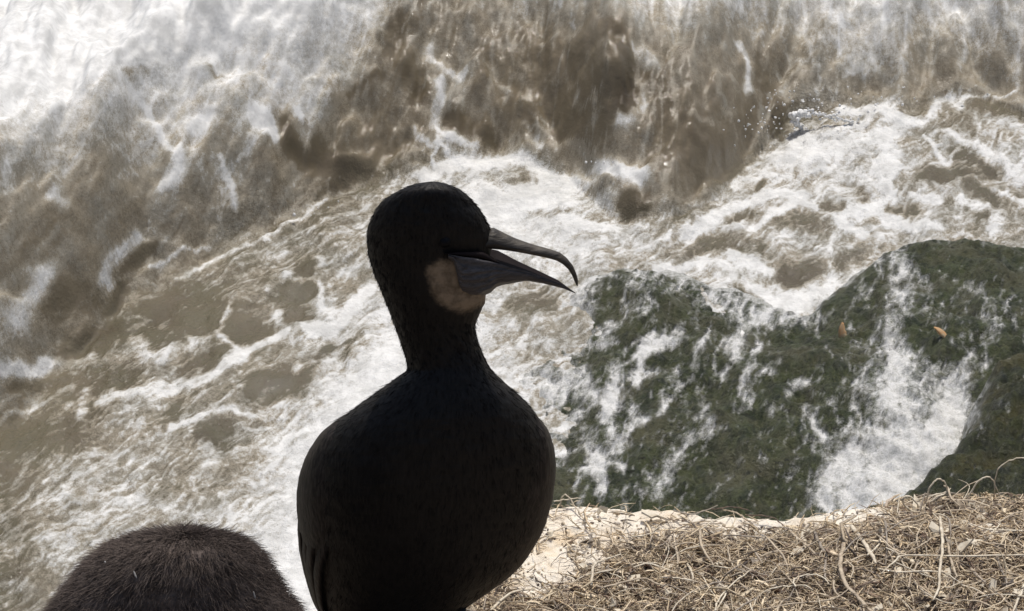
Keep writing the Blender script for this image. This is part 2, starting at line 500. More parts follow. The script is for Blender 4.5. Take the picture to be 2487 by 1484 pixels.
# (crop, width, strength, points): + foam, - bare water
STROKES = [
    ('A', 60, .7, [(2230, 560), (2120, 720), (2020, 780), (1900, 770)]),
    ('A', 30, .5, [(1750, 480), (1900, 490), (1960, 560), (1960, 640)]),
    ('A', 30, .5, [(1820, 420), (1750, 470), (1720, 500)]),
    ('A', 36, .6, [(1410, 700), (1340, 810), (1480, 920), (1750, 820)]),
    ('A', 50, .5, [(1280, 840), (1050, 940), (960, 990)]),
    ('A', 60, .55, [(1480, 940), (1330, 1050), (1080, 1130), (850, 1170), (650, 1190)]),
    ('A', 70, .5, [(1900, 640), (2030, 660)]), ('A', 50, .5, [(1690, 700), (1700, 740)]),
    ('A', 30, .5, [(1280, 1290), (1400, 1250), (1540, 1280)]),
    ('A', 30, .5, [(1250, 1300), (1040, 1390)]),
    ('A', 60, .45, [(860, 830), (880, 960)]),
    ('A', 60, .55, [(850, 160), (740, 260), (680, 340), (670, 450)]),
    ('A', 100, .4, [(100, 700), (200, 560), (260, 400)]),
    ('A', 60, .6, [(0, 1010), (100, 1010), (200, 1090), (290, 960)]),
    ('A', 40, .4, [(270, 950), (520, 960)]),
    ('A', 30, .4, [(0, 1340), (200, 1230), (440, 1140)]),
    ('A', 22, .45, [(920, 350), (1040, 300), (1280, 240)]),
    ('A', 26, .5, [(1090, 470), (1250, 360), (1370, 310), (1640, 220), (1780, 120), (1870, 120), (1900, 60), (2000, -30)]),
    ('A', 50, .5, [(480, 1320), (520, 1260)]),
    ('A', 160, -.5, [(1850, 570), (1860, 620)]), ('A', 120, -.6, [(1480, 810), (1560, 800)]),
    ('A', 130, -.6, [(1600, 1120), (1800, 1120)]), ('A', 130, -.6, [(1250, 1430), (1360, 1400)]),
    ('A', 220, -.35, [(1150, 560), (1300, 760), (1000, 700)]), ('A', 120, -.35, [(640, 1110), (760, 1060)]),
    ('A', 70, -.5, [(560, 1250), (590, 1290)]), ('A', 50, -.6, [(1960, 940), (2010, 890)]),
    ('A', 60, -.4, [(1840, 420), (1930, 390)]), ('A', 60, -.45, [(2090, 920), (2200, 850)]),
    ('A', 110, -.55, [(430, 900), (600, 850), (720, 760)]), ('A', 46, -.7, [(740, 470), (720, 560), (690, 630)]),
    ('A', 90, -.6, [(880, 240), (760, 340)]), ('A', 60, -.5, [(90, 1130), (400, 1080)]),
    ('A', 40, -.3, [(1950, 1220), (1960, 1225)]), ('A', 150, -.5, [(60, 1430), (200, 1440)]),
    ('A', 130, -.5, [(400, 1400), (480, 1440)]), ('A', 60, -.4, [(1080, 1230), (1050, 1290)]),
    ('A', 70, -.4, [(1900, 1000), (1870, 1080)]), ('A', 140, -.4, [(320, 600), (500, 500)]),
    ('A', 90, -.3, [(1150, 1010), (1350, 950)]),
    ('B', 46, .4, [(1190, 220), (1200, 310), (1270, 390), (1380, 430)]),
    ('B', 60, .5, [(1240, 480), (1240, 600), (1220, 720), (1270, 820), (1400, 870), (1460, 850)]),
    ('B', 25, .5, [(1090, 740), (1100, 830), (1180, 890), (1230, 880), (1300, 950)]),
    ('B', 22, .5, [(1210, 830), (1220, 900), (1190, 960), (1200, 1020)]),
    ('B', 70, .5, [(120, 730), (200, 770), (240, 820)]), ('B', 40, .5, [(360, 660), (380, 690)]),
    ('B', 50, .4, [(1830, 840), (1870, 900)]), ('B', 35, .3, [(1610, 510), (1680, 550)]),
    ('B', 110, -.6, [(970, 60), (900, 220), (1010, 340), (1100, 450), (1110, 560)]),
    ('B', 120, -.55, [(1300, 680), (1420, 760), (1560, 820)]),
    ('B', 160, -.35, [(640, 1030), (900, 1060)]), ('B', 80, -.5, [(300, 720), (330, 820), (400, 900)]),
    ('B', 60, -.4, [(1750, 100), (1720, 220)]), ('B', 110, -.6, [(2300, 260), (2420, 420), (2400, 620)]),
    ('B', 30, -.6, [(1860, 205), (1910, 215)]),
    ('B', 60, .7, [(1150, 1100), (1350, 1010), (1650, 990), (1850, 1030), (2050, 1130)]),
    ('B', 150, .4, [(1550, 1230), (1950, 1180)]), ('B', 40, .6, [(2000, 1370), (2300, 1410)]),
    ('B', 60, -.35, [(1600, 1130), (1750, 1100)]), ('B', 46, -.4, [(1800, 1310), (2000, 1330)]),
    ('B', 80, .6, [(2230, 950), (2330, 1000), (2480, 1060)]),
    ('B', 130, -.9, [(2400, 1250), (2470, 1240)]), ('B', 80, -.4, [(2230, 1170), (2280, 1120)]),
    ('C', 40, .5, [(100, 280), (130, 450), (180, 550), (90, 700), (20, 740)]), ('C', 60, .35, [(180, 300), (230, 350)]),
    ('C', 40, .4, [(740, 270), (790, 420), (790, 560)]),
    ('C', 200, .35, [(1650, 700), (1450, 850), (1300, 900), (1100, 950)]), ('C', 90, .5, [(1650, 850), (1640, 1050)]),
    ('C', 100, .5, [(1150, 900), (1000, 1000), (700, 1130), (640, 1220)]),
    ('C', 46, .6, [(1350, 700), (1500, 670), (1640, 670), (1740, 760), (1900, 740), (1960, 640), (2030, 600), (2100, 660)]),
    ('C', 22, .6, [(1880, 820), (2010, 990), (2100, 930)]),
    ('C', 60, .6, [(1130, 1200), (900, 1200), (640, 1310), (420, 1430)]), ('C', 40, .5, [(1200, 1270), (1040, 1230)]),
    ('C', 40, .55, [(1060, 1290), (870, 1370), (650, 1410)]),
    ('C', 50, .55, [(1640, 1150), (1640, 1240), (1530, 1290), (1380, 1330)]),
    ('C', 30, .5, [(1800, 1210), (1960, 1250)]), ('C', 40, .6, [(1620, 1330), (1780, 1390), (1980, 1390)]),
    ('C', 46, .6, [(1350, 1380), (1500, 1440)]), ('C', 60, .4, [(2100, 1230), (2300, 1280), (2290, 1400)]),
    ('C', 60, .5, [(2050, 830), (2300, 980), (2480, 1090)]), ('C', 35, .5, [(2050, 1080), (2300, 1150), (2480, 1240)]),
    ('C', 20, .5, [(2100, 600), (2310, 570), (2430, 490)]), ('C', 60, .3, [(2480, 790), (2300, 760)]),
    ('C', 90, -.7, [(1900, 1080), (2100, 1080), (2250, 1180)]), ('C', 100, -.5, [(2100, 950), (2250, 1010)]),
    ('C', 60, -.6, [(1270, 1260), (1350, 1290)]), ('C', 30, -.5, [(850, 1150), (890, 1110)]),
    ('C', 60, -.5, [(1650, 1290), (1800, 1290)]), ('C', 25, -.6, [(2200, 1330), (2240, 1330)]),
    ('C', 90, -.4, [(1000, 1380), (1250, 1400)]), ('C', 60, -.4, [(700, 1370), (850, 1340)]),
    ('C', 70, -.5, [(850, 330), (900, 480)]), 
    ('C', 220, -.4, [(450, 900), (650, 1000)]), ('C', 70, -.5, [(20, 640), (40, 560)]),
    ('C', 40, .3, [(450, 740), (560, 790)]), ('C', 90, -.45, [(950, 600), (1000, 800)]),
    ('C', 120, -.3, [(2250, 650), (2420, 700)]), ('C', 60, -.4, [(1480, 1170), (1500, 1230)]),
    ('D', 36, -.7, [(760, 500), (820, 500), (880, 440)]), ('D', 26, -.6, [(1250, 390), (1290, 440), (1340, 460)]),
    
    ('D', 30, -.4, [(2120, 550), (2350, 440)]),
    ('D', 60, .5, [(1090, 910), (1100, 1020), (1000, 1100)]), ('D', 30, .4, [(900, 610), (960, 740), (1030, 880)]),
    ('D', 110, .35, [(1180, 750), (1240, 760)]), ('D', 80, .5, [(1600, 740), (1670, 790)]),
    ('D', 26, .5, [(1340, 980), (1390, 1080), (1410, 1190), (1440, 1310)]), ('D', 18, .3, [(1640, 840), (1500, 960), (1400, 1040)]),
    ('D', 60, .4, [(340, 1200), (380, 1270)]), ('D', 70, -.5, [(1710, 690), (1760, 830)]), ('D', 120, -.4, [(1900, 870), (2150, 1030)]),
    ('D', 40, -.25, [(0, 300), (150, 220)]),
    ('G', 90, .6, [(1530, 330), (1400, 400), (1260, 430)]), ('G', 50, .5, [(1230, 470), (1080, 560)]),
    ('G', 40, .5, [(720, 260), (900, 210), (1050, 240)]), ('G', 40, .6, [(1130, 330), (1220, 350), (1260, 410)]),
    ('G', 34, .6, [(1040, 160), (1270, 260), (1120, 230)]), ('G', 120, -.6, [(1340, 270), (1460, 290)]),
    ('G', 110, -.5, [(1120, 380), (1180, 400)]), ('G', 70, -.5, [(960, 120), (1200, 140)]), ('G', 60, -.5, [(1600, 230), (1700, 170)]),
    ('G', 70, -.4, [(760, 170), (880, 160)]), ('G', 120, -.5, [(60, 420), (160, 400)]),
]
ROCK_STROKES = [
    ('T', 46, .5, [(1760, 728), (1850, 772), (1950, 772)]),
    ('T', 100, .5, [(1400, 700), (1330, 800), (1260, 900)]), ('T', 36, .35, [(1400, 700), (1500, 680), (1620, 684), (1720, 706)]), ('T', 60, .4, [(1360, 760), (1420, 740)]),
    ('E', 70, .7, [(1080, 160), (1090, 260), (1050, 380), (1020, 480), (1040, 570), (1100, 630), (1040, 690), (960, 740), (920, 800)]),
    ('E', 50, .7, [(1000, 800), (1000, 860), (960, 940)]), ('E', 30, .6, [(1000, 760), (1130, 790)]),
    ('E', 60, .7, [(1420, 20), (1250, 60), (1210, 160), (1180, 250)]), ('E', 40, .6, [(1180, 250), (1330, 200)]),
    ('E', 140, .6, [(560, 360), (700, 300), (830, 230), (900, 330), (1000, 340)]), ('E', 70, .6, [(700, 560), (840, 480)]),
    ('E', 56, .6, [(1640, 540), (1550, 600), (1480, 680), (1420, 780), (1370, 880), (1310, 960)]),
    ('E', 42, .65, [(1950, 20), (1900, 160), (1870, 260), (1860, 350)]), ('E', 90, .6, [(1780, 50), (1810, 90)]),
    ('E', 30, .5, [(1540, 240), (1440, 310)]), ('E', 25, .5, [(1400, 380), (1350, 460)]),
    ('E', 46, .55, [(2300, 190), (2180, 280), (2120, 330)]), ('E', 45, .5, [(2280, 470), (2340, 580)]),
    ('E', 60, .6, [(930, 660), (950, 700)]), ('E', 18, .5, [(720, 740), (840, 690)]), ('E', 18, .5, [(800, 800), (880, 785)]),
    ('E', 25, .5, [(830, 850), (820, 930)]), ('E', 60, .4, [(1600, 340), (1620, 450)]), ('E', 50, .4, [(1180, 540), (1230, 500)]),
    ('E', 40, .5, [(1960, 200), (2060, 200)]), ('E', 30, .4, [(1720, 230), (1740, 250)]), ('E', 24, .4, [(2000, 400), (2020, 420)]),
    ('E', 36, .4, [(1150, 430), (1200, 480)]), ('E', 30, .4, [(1700, 900), (1640, 980)]), ('E', 40, .4, [(860, 60), (1050, 20)]),
    ('G', 80, .5, [(1900, 190), (1940, 300), (1870, 430)]), ('G', 100, .6, [(1850, 540), (1880, 650), (1900, 760), (1850, 850)]),
    ('G', 200, .55, [(2130, 800), (2050, 950), (1900, 1080), (1700, 1200), (1600, 1330)]),
    ('G', 150, .6, [(2160, 940), (2080, 1110), (1900, 1240), (1750, 1350)]), ('G', 60, .4, [(1640, 1130), (1540, 1230), (1500, 1330)]),
    ('G', 50, -.4, [(1760, 1180), (1700, 1290)]), ('G', 40, -.35, [(2010, 940), (1930, 1000)]),
    ('G', 80, .35, [(2340, 380), (2330, 550)]), ('G', 46, .4, [(2120, 270), (2140, 300)]), ('G', 46, .35, [(2250, 310), (2280, 330)]),
    ('G', 60, .5, [(660, 370), (590, 450)]), ('G', 46, .5, [(820, 540), (700, 580), (640, 640)]), ('G', 56, .4, [(520, 520), (450, 600)]),
    ('G', 40, .5, [(1230, 470), (1080, 560)]), ('G', 24, .4, [(980, 540), (900, 640)]), ('G', 30, .35, [(1450, 950), (1520, 1030)]),
    ('G', 40, .4, [(1640, 610), (1760, 590)]), ('G', 50, .35, [(2240, 640), (2300, 720)]), ('G', 90, .35, [(1720, 820), (1800, 740)]),
    ('G', 90, -.6, [(2330, 800), (2260, 1000), (2150, 1200)]), ('G', 120, -.5, [(1400, 600), (1460, 700)]),
    ('G', 80, -.4, [(1960, 540), (2060, 640)]), ('G', 120, -.4, [(2050, 200), (2300, 230)]), ('G', 90, -.4, [(380, 380), (470, 330)]),
]
# coarse foam cover, 0 bare .. 9 white, on a 21 x 13 net over the picture
TAB = """8 8 9 9 9 9 8 7 3 3 4 4 5 5 5 5 6 6 6 6 6
9 9 9 8 7 6 6 5 2 3 2 2 2 3 3 3 4 5 4 4 4
8 7 6 5 5 6 5 2 3 4 2 1 2 3 2 3 3 2 2 3 3
6 4 3 4 4 3 2 2 2 4 4 2 4 2 1 3 6 5 6 5 6
3 3 3 3 4 4 2 3 7 8 8 8 5 3 2 6 6 6 5 3 3
3 2 3 4 2 3 4 5 6 7 7 7 6 6 6 6 5 5 5 5 5
4 3 3 3 3 3 3 5 6 7 5 4 4 5 5 6 5 5 5 5 5
6 3 2 3 3 4 4 7 8 8 6 5 5 5 5 5 5 5 5 5 5
2 2 3 4 4 4 7 9 9 9 6 5 5 5 5 5 5 5 5 5 5
1 3 5 4 4 5 8 9 9 9 7 5 5 5 5 5 5 5 5 5 5
2 5 6 5 4 6 9 9 9 9 7 5 5 5 5 5 5 5 5 5 5
3 4 5 6 6 7 8 9 9 9 7 5 5 5 5 5 5 5 5 5 5
2 3 6 7 7 7 8 9 9 9 7 5 5 5 5 5 5 5 5 5 5"""
RTAB = """1 1 1 1 1 1 1 1 1 1 1 1 1 1 1 1 1 1 1 1 1
1 1 1 1 1 1 1 1 1 1 1 1 1 1 1 1 1 1 1 1 1
1 1 1 1 1 1 1 1 1 1 1 1 1 1 1 1 1 1 1 1 1
1 1 1 1 1 1 1 1 1 1 1 1 1 1 1 1 1 1 1 1 1
2 2 2 2 2 2 2 2 2 2 2 2 2 2 2 2 2 2 2 1 1
3 3 3 3 3 3 3 3 3 3 3 3 3 3 3 3 3 3 1 1 1
3 3 3 3 3 3 3 3 3 3 4 2 1 2 2 4 3 2 3 2 2
3 3 3 3 3 3 3 3 3 3 4 2 2 2 3 2 1 3 3 2 1
4 4 4 4 4 4 4 4 4 4 5 4 2 2 2 1 2 4 4 4 1
4 4 4 4 4 4 4 4 4 4 4 2 2 2 2 1 2 7 7 4 0
4 4 4 4 4 4 4 4 4 4 4 2 2 2 2 1 3 7 5 0 0
4 4 4 4 4 4 4 4 4 4 4 2 2 2 2 1 3 6 3 0 0
4 4 4 4 4 4 4 4 4 4 4 2 2 2 2 1 3 5 2 0 0"""


def table_nodes(txt):
    v = np.array([[float(c) for c in r.split()] for r in txt.split("\n")]) / 9.0
    gx, gy = np.meshgrid(np.linspace(0, W, 21), np.linspace(0, H, 13))
    return gx.ravel(), gy.ravel(), v.ravel()


def splat(nodes_uv, vals, uv, sig):
    """smooth scattered interpolation"""
    out = np.zeros(len(uv)); wsum = np.zeros(len(uv)) + 1e-9
    for (a, b), v in zip(nodes_uv, vals):
        w = np.exp(-((uv[:, 0] - a) ** 2 + (uv[:, 1] - b) ** 2) / (2 * sig * sig))
        out += w * v; wsum += w
    out += 1e-9 * 0.4
    return out / wsum


def paint(uv, strokes, place, warp, soft=0.95):
    """sum of the strokes; place() turns measured points into surface points"""
    uvw = uv + warp
    out = np.zeros(len(uv))
    for crop, w, s, pts in strokes:
        x0, y0, k = CROP[crop]
        p = np.array(pts, float)
        P = place(x0 + p[:, 0] * k, y0 + p[:, 1] * k)
        q = chart(P)
        dist = np.linalg.norm(P - np.array([0, 0, CAM_Z]), axis=1).mean()
        r = 0.5 * w * k * dist * LENS_T / W * 1.15
        lo = q.min(0) - r * 2.2; hi = q.max(0) + r * 2.2
        sel = np.where((uvw[:, 0] > lo[0]) & (uvw[:, 0] < hi[0]) & (uvw[:, 1] > lo[1]) & (uvw[:, 1] < hi[1]))[0]
        if len(sel) == 0:
            continue
        c = uvw[sel]; dm = np.full(len(sel), 1e9)
        for a, b in zip(q[:-1], q[1:]):
            ab = b - a
            t = np.clip(((c - a) @ ab) / (ab @ ab + 1e-12), 0, 1)
            dm = np.minimum(dm, np.hypot(*(c - a - t[:, None] * ab).T))
        out[sel] += s * soft * (1 - sstep(0.0, r * (2.1 if s > 0 else 1.9), dm))
    return out


def axis(dense_lo, dense_hi, step, lo, hi, grow=1.18, gentle=1.18, knee=0.0):
    a = list(np.arange(dense_lo, dense_hi + step * .5, step))
    s = step; left = []
    x = dense_lo
    while x > lo:
        s *= (gentle if s < knee else grow); x -= s; left.append(x)
    s = step; x = dense_hi; right = []
    while x < hi:
        s *= (gentle if s < knee else grow); x += s; right.append(x)
    return np.array(left[::-1] + a + right)


def foam_detail(x, y, uv, base, wave_mask, seed):
    """break the cover up into streaks and lace along the run of the water"""
    ca, sa = math.cos(0.55), math.sin(0.55)
    # coordinates along / across the run of the water in the chart
    al = uv[:, 0] * ca + uv[:, 1] * sa
    ac = -uv[:, 0] * sa + uv[:, 1] * ca
    wx = 0.06 * fbm(uv[:, 0] * 5, uv[:, 1] * 5, 3, seed + 1); wy = 0.06 * fbm(uv[:, 0] * 5, uv[:, 1] * 5, 3, seed + 2)
    lace = np.clip((ridged((al + wx) * 4.6, (ac + wy) * 15.0, 4, seed + 3) - 0.55) * 2.4, 0, 1)
    thin = np.clip((ridged((al + wx * .8) * 11.0, (ac + wy * .8) * 38.0, 3, seed + 5) - 0.58) * 2.6, 0, 1)
    mid = fbm((al + wx) * 7.0, (ac + wy) * 24.0, 5, seed + 4, .62)
    crisp = fbm((al + wx) * 34, (ac + wy) * 64, 3, seed + 11, .75)
    flat = 0.34 * (lace - 0.28) + 0.32 * (thin - 0.24) + 0.40 * mid + 0.30 * crisp
    # on the falling face: sheets and threads that run down it, leaning left on the left half
    lean = np.interp(uv[:, 0], [-1.6, -0.3, 0.6], [0.75, 0.35, 0.0])
    q = uv[:, 0] - lean * uv[:, 1]
    wq = 0.05 * fbm(uv[:, 0] * 4, uv[:, 1] * 3, 4, seed + 21)
    sheet = fbm((q + wq) * 7.0, uv[:, 1] * 1.9, 4, seed + 6)
    thread = np.clip((ridged((q + wq) * 11.0, uv[:, 1] * 3.0 + wy * 8, 4, seed + 9) - 0.60) * 2.2, 0, 1)
    lacy = np.clip((ridged((uv[:, 0] + wx * 1.4) * 8, (uv[:, 1] + wy * 1.4) * 7, 4, seed + 15) - 0.66) * 2.5, 0, 1)
    crisp2 = fbm(q * 40, uv[:, 1] * 18, 4, seed + 13, .7)
    patch = sstep(-0.15, 0.35, fbm(uv[:, 0] * 2.2, uv[:, 1] * 2.2, 2, seed + 16))
    face = 0.17 * sheet + 0.28 * (thread - 0.15) + 0.40 * (lacy - .08) * patch + 0.15 * crisp2
    return flat * (1 - wave_mask) + face * wave_mask


# ------------------------------------------------------------------ sea: build
ax = axis(-2.10, 2.10, 0.0064, -260, 260, gentle=1.03, knee=0.05)
ay = axis(7.6, 13.0, 0.0103, -3.0, 420, gentle=1.03, knee=0.06)
X, Y = np.meshgrid(ax, ay)
x = X.ravel(); y = Y.ravel()
h0 = wave_h(x, y)
d0 = wave_d(x, y)
wm = sstep(np.interp(x, [-1.4, -0.5], [-0.30, -0.03]), np.interp(x, [-1.4, -0.5], [0.45, 0.12]), d0)
uv = chart(np.stack([x, y, ZW + h0], -1))
near = np.exp(-np.clip(np.abs(x) - 6, 0, None) / 6) * np.exp(-np.clip(y - 18, 0, None) / 8)
gx, gy, gv = table_nodes(TAB)
nq = chart(on_water(gx, gy))
# the coarse cover varies slowly, so it is worked out on every 6th line and stretched
ix = np.unique(np.r_[np.arange(0, len(ax), 6), len(ax) - 1]); iy = np.unique(np.r_[np.arange(0, len(ay), 6), len(ay) - 1])
U2 = uv.reshape(len(ay), len(ax), 2)[np.ix_(iy, ix)]
B2 = splat(nq, gv, U2.reshape(-1, 2), 0.095).reshape(len(iy), len(ix))
tmp = np.stack([np.interp(np.arange(len(ax)), ix, r) for r in B2])
base = np.stack([np.interp(np.arange(len(ay)), iy, c) for c in tmp.T], 1).ravel()
warp = np.stack([0.034 * fbm(uv[:, 0] * 8, uv[:, 1] * 8, 5, 51, .62), 0.034 * fbm(uv[:, 0] * 8, uv[:, 1] * 8, 5, 77, .62)], -1)
st = paint(uv, STROKES, on_water, warp, 0.95)
st = np.where(st < 0, st * (1 - 0.42 * wm), st * (1 + 0.12 * wm))
det = foam_detail(x, y, uv, base, wm, 100)
F = base * 1.04 + st + det * (1 - 0.75 * sstep(0.66, 0.92, base))
Ff = np.clip((F - 0.10) / 0.80, 0, 1) * (1 - wm) + np.clip((F - 0.06 - 0.10 * sstep(0.55, 0.3, base)) / 0.86, 0, 1) * wm
tone = np.clip(0.62 + 0.9 * st.clip(-0.5, 0.3) * wm + 0.45 * st.clip(-0.6, 0) * (1 - wm) + 0.5 * fbm(uv[:, 0] * 2.4, uv[:, 1] * 2.4, 4, 222) + 0.06 * wm
               + 0.35 * (base - 0.4) * wm, 0, 1)
# relief: thick foam stands proud, curtains and chop on bare water
rel = 0.022 * np.clip(base + 0.3 * st + 0.3 * det, 0, 1) * (0.6 + 0.8 * fbm(uv[:, 0] * 8, uv[:, 1] * 8, 3, 301)) \
    + 0.016 * fbm(uv[:, 0] * 14, uv[:, 1] * 14, 4, 305) \
    + wm * (0.15 * (np.abs(fbm(uv[:, 0] * 2.6 - 0.5 * uv[:, 1], uv[:, 1] * 1.5, 2, 311)) - .25) + 0.07 * (np.abs(fbm(uv[:, 0] * 6.0 - 1.5 * uv[:, 1], uv[:, 1] * 2.4, 3, 315)) - .25) + 0.030 * fbm(uv[:, 0] * 13, uv[:, 1] * 6, 3, 317)) \
    + (1 - wm) * 0.030 * fbm((uv[:, 0] * .85 + uv[:, 1] * .52) * 3.0, (-uv[:, 0] * .52 + uv[:, 1] * .85) * 7.0, 3, 318)
z = ZW + h0 + rel * near
sea_me = mesh_np("sea", np.stack([x, y, z], -1), grid_faces(len(ay), len(ax)))
attr(sea_me, "foam", Ff); attr(sea_me, "tone", tone); attr(sea_me, "wave", wm)
sea = obj("sea", sea_me, M_SEA, kind="structure", label="murky brown surf with white foam breaking below the ledge")

# curl of spray and droplets thrown up along the front
def blob(P, r, seed, n=10):
    a = np.linspace(0, math.pi, n)[:, None]; b = np.linspace(0, 2 * math.pi, 2 * n, endpoint=False)[None, :]
    V = np.stack([np.sin(a) * np.cos(b), np.sin(a) * np.sin(b), np.cos(a) * np.ones_like(b)], -1).reshape(-1, 3)
    k = 1 + 0.25 * fbm(V[:, 0] * 2 + seed, V[:, 1] * 2 + V[:, 2] * 1.7, 3, seed)
    return np.asarray(P) + V * np.asarray(r) * k[:, None], grid_faces(n, 2 * n, True)


spy = float(on_water(np.array([1950.0]), np.array([318.0]))[0, 1])
cpts = at_y(np.array([1948, 1950, 1946, 1940, 1928, 1930, 1945, 1960, 1980, 2010, 2045, 2080.]), np.array([352, 330, 315, 302, 291, 279, 273, 277, 276, 281, 290, 296.]), spy)
sp_pts = smooth_path(cpts, 60)
sV, sF, so = [], [], 0
for q, c_ in enumerate(sp_pts):
    f_ = q / 59.0
    for _ in range(3):
        r_ = rng.uniform(.35, 1.0) * np.interp(f_, [0, .22, .34, .48, .6, .8, 1], [.010, .006, .011, .015, .008, .006, .008])
        Vb, Fb = blob(c_ + rng.normal(0, 1, 3) * r_ * 0.8, r_ * rng.uniform(.6, 1.2, 3), q, 6)
        sV.append(Vb); sF.append(Fb + so); so += len(Vb)
V, Fq = np.concatenate(sV), np.concatenate(sF)
child("spray_curl", V, Fq, M_FOAM, sea)
dp = []
for cx_, cy_, n_, sx_, sy_ in ((1850, 315, 40, 60, 24), (1960, 262, 30, 60, 12), (1990, 290, 30, 40, 14), (1900, 300, 30, 50, 22), (2150, 255, 14, 90, 12), (1430, 425, 10, 40, 12), (760, 525, 8, 40, 10)):
    for _ in range(n_):
        dp.append((cx_ + rng.normal() * sx_, cy_ + rng.normal() * sy_))
dp = np.array(dp)
dP = on_water(dp[:, 0], dp[:, 1])
dV, dF, o0 = [], [], 0
for i, P in enumerate(dP):
    r = rng.uniform(0.0012, 0.0042)
    Vb, Fb = blob(P + np.array([0, -0.03, 0.03 + rng.uniform(0, .03)]), r * rng.uniform(.6, 1.7, 3), i, 5)
    dV.append(Vb); dF.append(Fb + o0); o0 += len(Vb)
child("droplets", np.concatenate(dV), np.concatenate(dF), M_FOAM, sea, kind="stuff")

# ------------------------------------------------------------------ rocks awash
def sdist(px, py, poly):
    """signed distance to a closed outline, positive inside"""
    dm = np.full(px.shape, 1e9); ins = np.zeros(px.shape, bool)
    n = len(poly)
    for i in range(n):
        a = poly[i]; b = poly[(i + 1) % n]
        ab = b - a
        t = np.clip(((px - a[0]) * ab[0] + (py - a[1]) * ab[1]) / (ab @ ab + 1e-12), 0, 1)
        dm = np.minimum(dm, np.hypot(px - a[0] - t * ab[0], py - a[1] - t * ab[1]))
        c = ((a[1] > py) != (b[1] > py)) & (px < (b[0] - a[0]) * (py - a[1]) / (b[1] - a[1] + 1e-12) + a[0])
        ins ^= c
    return np.where(ins, dm, -dm)


ROCKS = []


